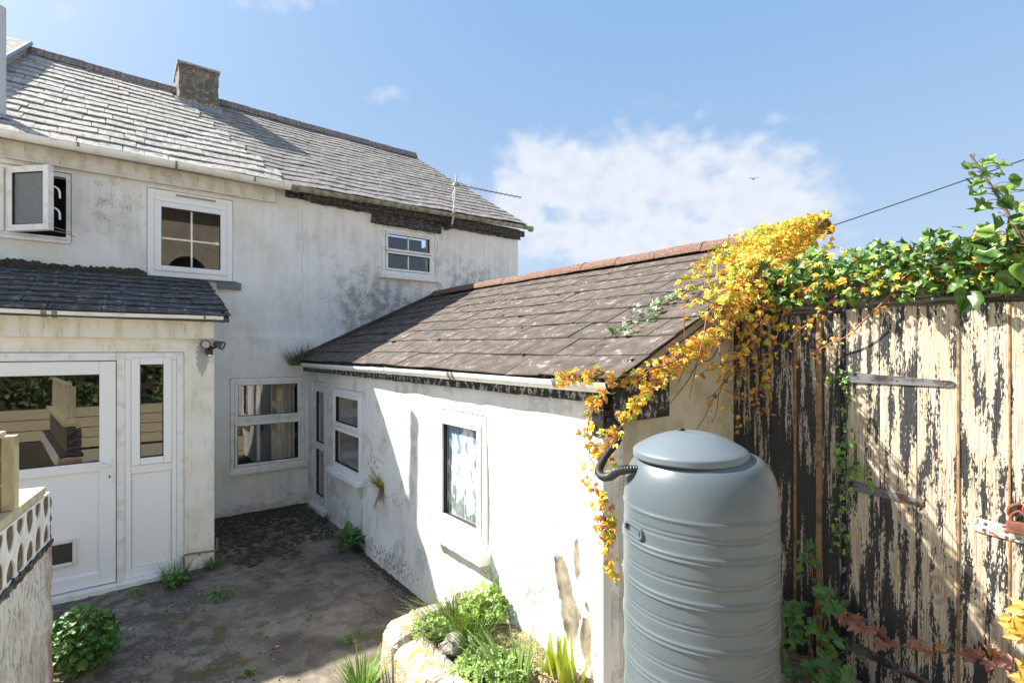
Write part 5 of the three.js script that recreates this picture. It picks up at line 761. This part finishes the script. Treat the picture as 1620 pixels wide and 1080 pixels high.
  { const t = thing('dock_plant', 'broad leafed dock plant at the foot of the outbuilding wall', 'plant', [1.92, -0.01, -5.25], G), b = []; for (let i = 0; i < 34; i++) { const a = R() * 6.28, q = new Batch(), h = rr(0.02, 0.16), r = rr(0.02, 0.09); const dir = V(Math.cos(a), 0.7, Math.sin(a)); const y = dir.clone().multiplyScalar(1).add(V(0, rr(-0.4, 0.6), 0)).normalize(), x = V(-Math.sin(a), 0, Math.cos(a)), n = V(0, 0, 0).crossVectors(x, y); const m = new THREE.Matrix4().makeBasis(x, y, n); const s = rr(0.10, 0.16); m.scale(V(s, s, s)); m.setPosition(V(Math.cos(a) * r, h, Math.sin(a) * r)); q.add(oval, m, vary([0.065, 0.17, 0.03], 0.2)); q.mesh('leaf', t, M.leafGloss); } }
  tuft('grass_tuft', 'narrow grass sprig beside the outbuilding door', 2.0, -0.01, -6.38, 46, 0.17, 0.05, 0.010, [[0.10, 0.18, 0.04]], G);
  weed('yard_weed', 'tiny weed on the black algae near the outbuilding door', 1.80, -0.01, -6.33, 40, 0.05, 0.07, 0.026, [[0.08, 0.16, 0.03]], [oval], G);
  tuft('grass_tuft', 'bright green grass outside the planter corner', 1.20, -0.01, -3.07, 120, 0.24, 0.09, 0.014, [[0.22, 0.38, 0.05], [0.16, 0.30, 0.04]], G);
  weed('yard_weed', 'thin weed line in the yard crack short of the planter', 1.32, -0.01, -3.62, 46, 0.05, 0.07, 0.024, [[0.16, 0.24, 0.05]], [oval], G);
  weed('yard_weed', 'lone weed sprig in the open yard', 0.66, -0.01, -3.66, 30, 0.05, 0.03, 0.026, [[0.14, 0.26, 0.04]], [oval], G);
  tuft('gutter_grass', 'grass growing out of the outbuilding gutter by the house wall', 1.93, 1.915, -7.15, 300, 0.34, 0.14, 0.007, [[0.12, 0.19, 0.04], [0.26, 0.24, 0.09], [0.09, 0.14, 0.03]], null, [-0.25, 0.1]);
  { const t = thing('wall_fern', 'spiky yellow green fern growing from the white wall', 'fern', [2.045, 0.75, -4.72]); for (let i = 0; i < 26; i++) { const b = new Batch(), dead = i < 7; b.blade(V(0, 0, rr(-0.02, 0.02)), V(rr(-0.6, -0.15), dead ? -0.9 : rr(0.1, 1), rr(-0.9, 0.9) * (dead ? 0.4 : 1)), rr(0.12, 0.24), 0.048, 0.08, dead ? vary([0.28, 0.16, 0.07]) : vary([0.34, 0.40, 0.06])); b.mesh('frond', t); } }
}

// ---------------------------------------------------------------- creeper and ivy
{
  const cr = thing('yellow_creeper', 'yellow and orange young creeper sprawling over the outbuilding verge', 'creeper', [0, 0, 0]);
  const b = new Batch(), stems = [];
  const leaf = (q, s, face = V(-0.5, 0.55, 0.45), c = creeperColor()) => b.add(R() < 0.25 ? bud : palm[Math.floor(R() * 3)], pose(q, face, s, 0.8), c, mul3(c, rr(0.85, 1.15)));
  // the mat lying on the slope near the verge
  for (let i = 0; i < 1500; i++) {
    const x = 2.55 + Math.pow(R(), 0.75) * 1.62, k = (x - 2.55) / 1.62, z = -1.50 - Math.abs(rr(-1, 1) * R()) * (0.25 + 0.55 * Math.sin(k * 2.6)) , h = rr(0.01, 0.06 + 0.17 * Math.sin(Math.min(1, k * 1.1) * 2.7)) * (z < -2.0 ? 0.5 : 1);
    if (k < 0.25 && R() < 0.5) continue; leaf(V(x, ROOFX(Math.min(x, 4.06)) + h, z), rr(0.022, 0.045), undefined, topColor());
  }
  // what hangs over the verge in front of the gable
  for (let i = 0; i < 560; i++) { const x = 2.75 + Math.pow(R(), 0.8) * 1.2, d = Math.pow(R(), 2.0) * 0.38; leaf(V(x, ROOFX(x) - d + 0.05, -1.50 + rr(-0.08, 0.10)), rr(0.022, 0.042), V(-0.6, 0.35, 0.7)); }
  for (let i = 0; i < 30; i++) { const x = rr(2.7, 3.7), y = ROOFX(x) + rr(-0.15, 0.02); stems.push(taper(wander([[x, y, -1.55 + rr(-0.1, 0.1)], [x - rr(0.1, 0.4), y - rr(0.0, 0.25), -1.52 + rr(-0.1, 0.1)], [x - rr(0.2, 0.7), y - rr(0.15, 0.5), -1.5 + rr(-0.12, 0.1)]], 0.02), 0.005, 0.002, 12, 5)); }
  const strand = (pts, r0, leaves, size, amp = 0.012, cf) => { const w = wander(pts, amp), c = new THREE.CatmullRomCurve3(w); stems.push(taper(w, r0, r0 * 0.45, w.length * 3, 6)); for (let i = 0; i < leaves; i++) { const q = c.getPoint(R()).add(V(rr(-1, 1), rr(-1, 1), rr(-1, 1)).multiplyScalar(size * 1.1)); leaf(q, size * rr(0.6, 1.15), undefined, cf ? cf() : undefined); } };
  // trailing down the corner beside the butt
  strand([[2.75, 2.28, -1.55], [2.4, 2.12, -1.5], [2.1, 2.03, -1.5], [1.93, 1.93, -1.66], [1.90, 1.79, -1.78], [1.90, 1.63, -1.80], [1.91, 1.44, -1.77], [1.91, 1.32, -1.73], [1.92, 1.17, -1.70], [1.92, 0.99, -1.67]], 0.005, 210, 0.036);
  strand([[2.5, 2.16, -1.52], [2.2, 2.06, -1.52], [1.98, 1.96, -1.62], [1.92, 1.98, -1.78], [1.87, 1.965, -1.90], [1.86, 1.95, -1.98]], 0.005, 160, 0.031);
  strand([[2.3, 2.05, -1.5], [2.08, 1.95, -1.5], [1.96, 1.85, -1.55], [1.92, 1.74, -1.62], [1.90, 1.62, -1.68], [1.92, 1.52, -1.70]], 0.004, 170, 0.032);
  strand([[3.0, 2.42, -1.52], [2.7, 2.25, -1.50], [2.45, 2.15, -1.50], [2.2, 2.08, -1.52]], 0.006, 210, 0.035);
  strand([[3.1, 2.3, -1.48], [2.85, 2.1, -1.46], [2.6, 2.02, -1.46], [2.35, 1.97, -1.48]], 0.005, 60, 0.026);
  for (const pts of [[[3.06, 2.36, -1.5], [2.93, 2.1, -1.5], [2.7, 1.95, -1.5], [2.5, 1.75, -1.52], [2.36, 1.55, -1.55]], [[2.95, 2.3, -1.52], [2.8, 2.05, -1.5], [2.66, 1.9, -1.5], [2.55, 1.7, -1.5]], [[3.1, 2.2, -1.5], [2.8, 1.92, -1.48], [2.72, 1.78, -1.48], [2.8, 1.66, -1.47]], [[3.12, 2.1, -1.46], [2.9, 2.0, -1.46], [2.62, 1.96, -1.46], [2.45, 1.85, -1.47]], [[3.1, 1.9, -1.46], [2.85, 1.84, -1.46], [2.6, 1.88, -1.46]]]) strand(pts, 0.0045, 12, 0.024);
  // over the fence boards
  strand([[3.13, 2.42, -0.82], [3.12, 2.19, -1.04], [3.12, 2.03, -1.34], [3.11, 1.96, -1.56], [3.05, 1.95, -1.65]], 0.005, 34, 0.024);
  strand([[3.11, 2.4, -1.1], [3.1, 2.2, -1.3], [3.1, 2.05, -1.45], [3.08, 1.85, -1.5], [3.08, 1.66, -1.52]], 0.005, 46, 0.028);
  strand([[3.1, 2.38, -1.35], [3.08, 2.1, -1.42], [3.09, 1.85, -1.45], [3.1, 1.7, -1.46]], 0.004, 34, 0.028);
  strand([[3.1, 2.42, -0.95], [3.13, 2.33, -1.1], [3.13, 2.2, -1.28], [3.13, 2.1, -1.42]], 0.003, 16, 0.022);
  // sprigs against the sky
  for (const pts of [[[3.3, 2.66, -1.8], [3.28, 2.80, -1.82], [3.31, 2.90, -1.82]], [[2.9, 2.50, -1.75], [2.92, 2.60, -1.77], [2.98, 2.67, -1.78]], [[4.05, 3.0, -1.55], [4.1, 3.08, -1.5], [4.12, 3.13, -1.5]]]) strand(pts, 0.004, 12, 0.018, 0.006, () => vary(LIME));
  // among the ivy along the top
  for (let i = 0; i < 620; i++) { const z = -1.6 + Math.pow(R(), 1.5) * 1.8, x = rr(3.02, 3.45); leaf(V(x, 2.40 + rr(0, 0.28) * (0.8 + 0.3 * n2(z * 3, 4)), z), rr(0.022, 0.042), V(-0.65, 0.5, 0.2)); }
  b.mesh('leaves', cr); mesh('stems', stems, M.redStem, cr);

  const iv = thing('ivy', 'green ivy thicket along the top of the board gate', 'ivy', [0, 0, 0]);
  const ib = new Batch(), is = [];
  for (let i = 0; i < 2600; i++) { const z = rr(-1.6, 0.45), top = 2.64 + 0.06 * n2(z * 3, 9) + 0.06 * sstep(-0.7, 0.1, z), x = 3.06 + Math.pow(R(), 1.4) * 0.7, y = lerp(2.36, top, Math.pow(R(), 0.75)); ib.add(ivyT[R() < 0.7 ? 0 : 1], pose(V(x, y, z), V(-0.7, 0.6, 0.15), rr(0.03, 0.06), 0.8), R() < 0.3 ? vary(IVYL) : vary(IVY)); }
  for (let i = 0; i < 30; i++) { const z = rr(-1.5, 0.3); is.push(taper(wander([[rr(3.1, 3.4), 2.40 + rr(0, 0.1), z], [rr(3.1, 3.4), 2.44 + rr(0, 0.12), z + 0.35], [rr(3.08, 3.4), 2.42 + rr(0, 0.15), z + 0.7]], 0.02), 0.008, 0.004, 14, 6)); }
  // big near leaves, one by one
  const bigG = [IVY, IVYL, [0.11, 0.22, 0.035], [0.16, 0.29, 0.045]].flatMap(c => ivyT.map(t => tplGeo(t, c)));
  const big = (p, s, face = V(-0.75, 0.5, 0.2), rnd = 0.7) => { const m = new THREE.Mesh(bigG[Math.floor(R() * bigG.length)], M.leafGloss); m.name = 'leaf'; m.castShadow = m.receiveShadow = true; pose(p, face, s, rnd).decompose(m.position, m.quaternion, m.scale); iv.add(m); };
  for (let i = 0; i < 120; i++) { const z = -1.15 + Math.pow(R(), 0.75) * 1.35, near = sstep(-0.9, -0.1, z); big(V(rr(3.02, 3.20), 2.37 + rr(0, 0.30), z), lerp(0.045, 0.085, near) * rr(0.75, 1.2)); }
  const shoot = [V(3.05, 2.46, -0.30), V(3.02, 2.60, -0.37), V(3.0, 2.76, -0.43), V(2.99, 2.88, -0.48), V(2.98, 2.97, -0.52)], sc = new THREE.CatmullRomCurve3(shoot);
  is.push(taper(shoot, 0.008, 0.004, 16, 7)); for (let i = 0; i < 5; i++) { const q = sc.getPoint(0.82 + i * 0.04); is.push(taper([q, q.clone().add(V(rr(-0.02, 0.02), 0.015, rr(-0.05, 0.05)))], 0.0025, 0.0015, 3, 4)); }
  for (let i = 0; i < 38; i++) { const t = 0.10 + 0.80 * (i / 38), q = sc.getPoint(t), a = i * 2.4, off = V(Math.cos(a) * 0.5 - 0.2, 0.1, Math.sin(a)).multiplyScalar(lerp(0.10, 0.04, t)); is.push(taper([q, q.clone().addScaledVector(off, 0.5).add(V(0, 0.01, 0)), q.clone().add(off)], 0.0022, 0.0012, 4, 4)); big(q.clone().add(off), lerp(0.075, 0.035, t) * rr(0.8, 1.15), V(-0.5, 0.5, 0.5), 0.6); }
  for (const [x, y, z] of [[2.95, 2.45, -0.34], [2.93, 2.52, -0.30], [2.98, 2.40, -0.44], [2.95, 2.36, -0.52], [3.0, 2.5, -0.45], [2.92, 2.44, -0.24], [2.97, 2.58, -0.26]]) big(V(x, y, z), rr(0.085, 0.11), V(-0.85, 0.3, 0.25), 0.35);
  // on the roof slope
  for (let i = 0; i < 60; i++) { const x = rr(2.35, 2.95), z = -2.02 + rr(-0.12, 0.12) + (2.6 - x) * 0.1; ib.add(ivyT[0], pose(V(x, ROOFX(x) + rr(0.01, 0.06), z), V(-0.4, 0.85, 0.2), rr(0.025, 0.042), 0.5), R() < 0.4 ? vary([0.20, 0.27, 0.12]) : vary(IVY)); }
  is.push(taper(wander([[3.1, ROOFX(3.1) + 0.05, -1.85], [2.7, ROOFX(2.7) + 0.03, -2.0], [2.35, ROOFX(2.35) + 0.03, -2.05], [2.2, ROOFX(2.2) + 0.02, -2.1]], 0.01), 0.005, 0.002, 14, 5));
  ib.mesh('leaves', iv, M.leafGloss); mesh('stems', is, M.bark, iv);

  const trail = thing('trailing_ivy', 'thin ivy strand hanging down the gate hinge post', 'ivy', [0, 0, 0]);
  const tb = new Batch(), ts = []; { const w = wander([[3.16, 2.0, -1.09], [3.155, 1.94, -1.09], [3.15, 1.6, -1.045], [3.15, 1.39, -1.07], [3.15, 1.17, -1.09], [3.15, 1.0, -1.09]], 0.012), c = new THREE.CatmullRomCurve3(w); ts.push(taper(w, 0.003, 0.002, 40, 5)); for (let i = 0; i < 90; i++) { const q = c.getPoint(R()).add(V(rr(-0.03, 0), rr(-0.03, 0.03), rr(-0.05, 0.05))); tb.add(ivyT[0], pose(q, V(-0.9, 0.3, 0.2), rr(0.014, 0.032), 0.5), R() < 0.4 ? vary(IVYL) : vary(IVY)); } const w2 = wander([[3.15, 1.42, -1.06], [3.14, 1.45, -1.0], [3.14, 1.40, -0.93]], 0.01), c2 = new THREE.CatmullRomCurve3(w2); ts.push(taper(w2, 0.002, 0.0015, 16, 5)); for (let i = 0; i < 40; i++) tb.add(ivyT[0], pose(c2.getPoint(R()).add(V(-0.01, rr(-0.03, 0.03), 0)), V(-0.9, 0.3, 0.2), rr(0.012, 0.022), 0.5), vary(IVYL)); }
  tb.mesh('leaves', trail, M.leafGloss); mesh('stem', ts, M.bark, trail);

  const low = thing('bindweed', 'green climbing weed with long leaves at the fence foot beside the butt', 'weed', [0, 0, 0]);
  const lb = new Batch(), ls = []; for (const pts of [[[2.95, 0.3, -1.2], [3.03, 0.55, -1.18], [3.08, 0.85, -1.2], [3.12, 1.0, -1.26]], [[2.9, 0.3, -1.1], [3.0, 0.5, -1.12], [3.08, 0.72, -1.1], [3.12, 0.8, -1.05]], [[2.92, 0.28, -1.3], [2.98, 0.5, -1.3], [3.08, 0.65, -1.28]], [[2.85, 0.28, -1.0], [2.9, 0.42, -1.0], [2.98, 0.5, -1.04]]]) { const w = wander(pts, 0.012), c = new THREE.CatmullRomCurve3(w); ls.push(taper(w, 0.004, 0.002, 20, 5)); for (let i = 0; i < 24; i++) { const q = c.getPoint(R()).add(V(rr(-0.06, 0.0), rr(-0.03, 0.03), rr(-0.06, 0.06))); lb.add(R() < 0.6 ? oval : ivyT[0], pose(q, V(-0.7, 0.6, 0.2), rr(0.045, 0.09), 0.6), vary([0.10, 0.21, 0.04])); } }
  for (let i = 0; i < 160; i++) lb.add(oval, pose(V(rr(2.6, 3.12), 0.28 + rr(0, 0.08), rr(-1.5, -0.5)), V(-0.2, 1, 0.2), rr(0.025, 0.06), 0.7), R() < 0.4 ? vary([0.26, 0.15, 0.08]) : vary([0.10, 0.19, 0.04]));
  lb.mesh('leaves', low); for (const g of ls) mesh('stem', g, M.redStem, low);

  const red = thing('red_creeper', 'pinkish red young creeper shoot crossing the gate foot', 'creeper', [0, 0, 0]);
  const rp = [[3.10, 0.60, -1.22], [3.12, 0.67, -1.14], [3.12, 0.66, -1.05], [3.12, 0.65, -0.96], [3.12, 0.62, -0.88], [3.12, 0.66, -0.67], [3.12, 0.70, -0.56], [3.12, 0.70, -0.43], [3.11, 0.70, -0.30], [3.1, 0.72, -0.1]], rc = new THREE.CatmullRomCurve3(rp.map(p => V(...p)));
  mesh('stem', taper(rp.map(p => V(p[0], p[1] - 0.015, p[2])), 0.005, 0.004, 50, 6), M.redStem, red);
  const redG = [[0.36, 0.16, 0.11], [0.42, 0.20, 0.12], [0.46, 0.20, 0.06], [0.30, 0.12, 0.08]].flatMap(c => palm.map(t => tplGeo(t, c)));
  const one = (parent, geos, p, s, face) => { const m = new THREE.Mesh(geos[Math.floor(R() * geos.length)], M.leaf); m.name = 'leaf'; m.castShadow = m.receiveShadow = true; pose(p, face, s, 0.45).decompose(m.position, m.quaternion, m.scale); parent.add(m); };
  for (let i = 0; i < 46; i++) { const t = i < 8 ? 0.08 + R() * 0.12 : i < 22 ? 0.18 + R() * 0.2 : 0.40 + R() * 0.58; one(red, redG, rc.getPoint(t).add(V(rr(-0.05, -0.015), rr(-0.02, 0.05), rr(-0.02, 0.02))), rr(0.035, 0.062), V(-0.85, 0.45, 0.3)); }
  const or = thing('orange_creeper', 'glossy orange creeper leaves sprouting near the gate lock side', 'creeper', [0, 0, 0]);
  const org = [[0.60, 0.34, 0.05], [0.60, 0.26, 0.05], [0.62, 0.42, 0.06]].flatMap(c => palm.map(t => tplGeo(t, c)));
  mesh('stem', taper([[2.72, 0.30, -0.05], [2.68, 0.6, -0.12], [2.64, 0.9, -0.22], [2.6, 1.12, -0.27], [2.62, 1.2, -0.30]], 0.006, 0.003, 24, 6), M.redStem, or);
  for (const [x, y, z, s] of [[2.6, 1.12, -0.335, 0.075], [2.6, 1.07, -0.305, 0.07], [2.61, 1.16, -0.29, 0.07], [2.61, 0.94, -0.32, 0.06], [2.62, 0.90, -0.29, 0.07], [2.62, 1.02, -0.27, 0.06]]) one(or, org, V(x, y, z), s, V(-0.8, 0.5, 0.25));
}

// ---------------------------------------------------------------- the garden behind the camera, mirrored in the glass
{
  const hedge = thing('garden_hedge', 'tall green garden hedge facing the house across the yard', 'hedge', [0, 0, 0]);
  const hb = new Batch(); for (let i = 0; i < 5200; i++) { const x = rr(-7, 5), z = 4.2 + rr(0, 1.4), y = rr(0.3, 2.2 + 0.5 * n2(x * 0.8, 2)); hb.add(oval, pose(V(x, y, z), V(0, 0.6, -0.8), rr(0.09, 0.2), 0.9), R() < 0.4 ? vary([0.17, 0.30, 0.05]) : vary([0.07, 0.15, 0.03])); }
  hb.mesh('leaves', hedge); mesh('core', box(-7, 5, -0.05, 2.0, 4.8, 5.2), M.moss, hedge);
  const rb = thing('raised_bed', 'pale timber raised bed in front of the garden hedge', 'raised bed', [0, 0, 0]);
  for (let i = 0; i < 4; i++) mesh('plank', box(-4.5, 3.0, 0.02 + i * 0.22, 0.225 + i * 0.22, 2.75, 2.80, 0.004), std({ color: lin(0.52, 0.45, 0.30), roughness: 0.8 }), rb);
  mesh('earth', box(-4.5, 3.0, -0.05, 0.8, 2.81, 4.1), M.moss, rb);
  const barn = thing('stone_barn', 'stone barn with arched doorway and orange tiled eaves beyond the hedge', 'barn', [0, 0, 9]);
  const stoneM = std({ map: colorTex(1024, 1024, (u, v) => { const a = fbm(u * 22, v * 44, 4), b = fbm(u * 7, v * 7, 4), j = Math.abs(n2(u * 34, v * 70)); let k = mix3([0.36, 0.31, 0.235], [0.22, 0.19, 0.15], sstep(-0.3, 0.4, a + b * 0.5)); return mix3(k, [0.36, 0.33, 0.27], sstep(0.10, 0.02, j) * 0.6); }), roughness: 0.95, bumpMap: grit, bumpScale: 0.02 });
  const s = new THREE.Shape(); s.moveTo(-2, -0.1); s.lineTo(9, -0.1); s.lineTo(9, 7.6); s.lineTo(-2, 7.6); s.closePath(); const h = new THREE.Path(); h.moveTo(1.5, 0); h.lineTo(1.5, 5.2); h.absarc(2.15, 5.2, 0.65, Math.PI, 0, true); h.lineTo(2.8, 0); h.closePath(); s.holes.push(h);
  const g = new THREE.ExtrudeGeometry(s, { depth: 0.5, bevelEnabled: false }); mesh('wall', metric(g, 0.25), stoneM, barn);
  mesh('doorway', box(1.3, 3.0, 0, 6.1, 0.52, 0.6), M.blackPlastic, barn);
  mesh('downpipe', new THREE.CylinderGeometry(0.06, 0.06, 7.6, 12).translate(3.55, 3.8, -0.08), M.rust, barn);
  mesh('roof', box(-2.2, 9.2, 0, 0.12, -0.3, 4.5).rotateX(-0.6).translate(0, 7.75, -0.1), M.terracotta, barn);
}
shade(scene);
renderer.render(scene, camera);
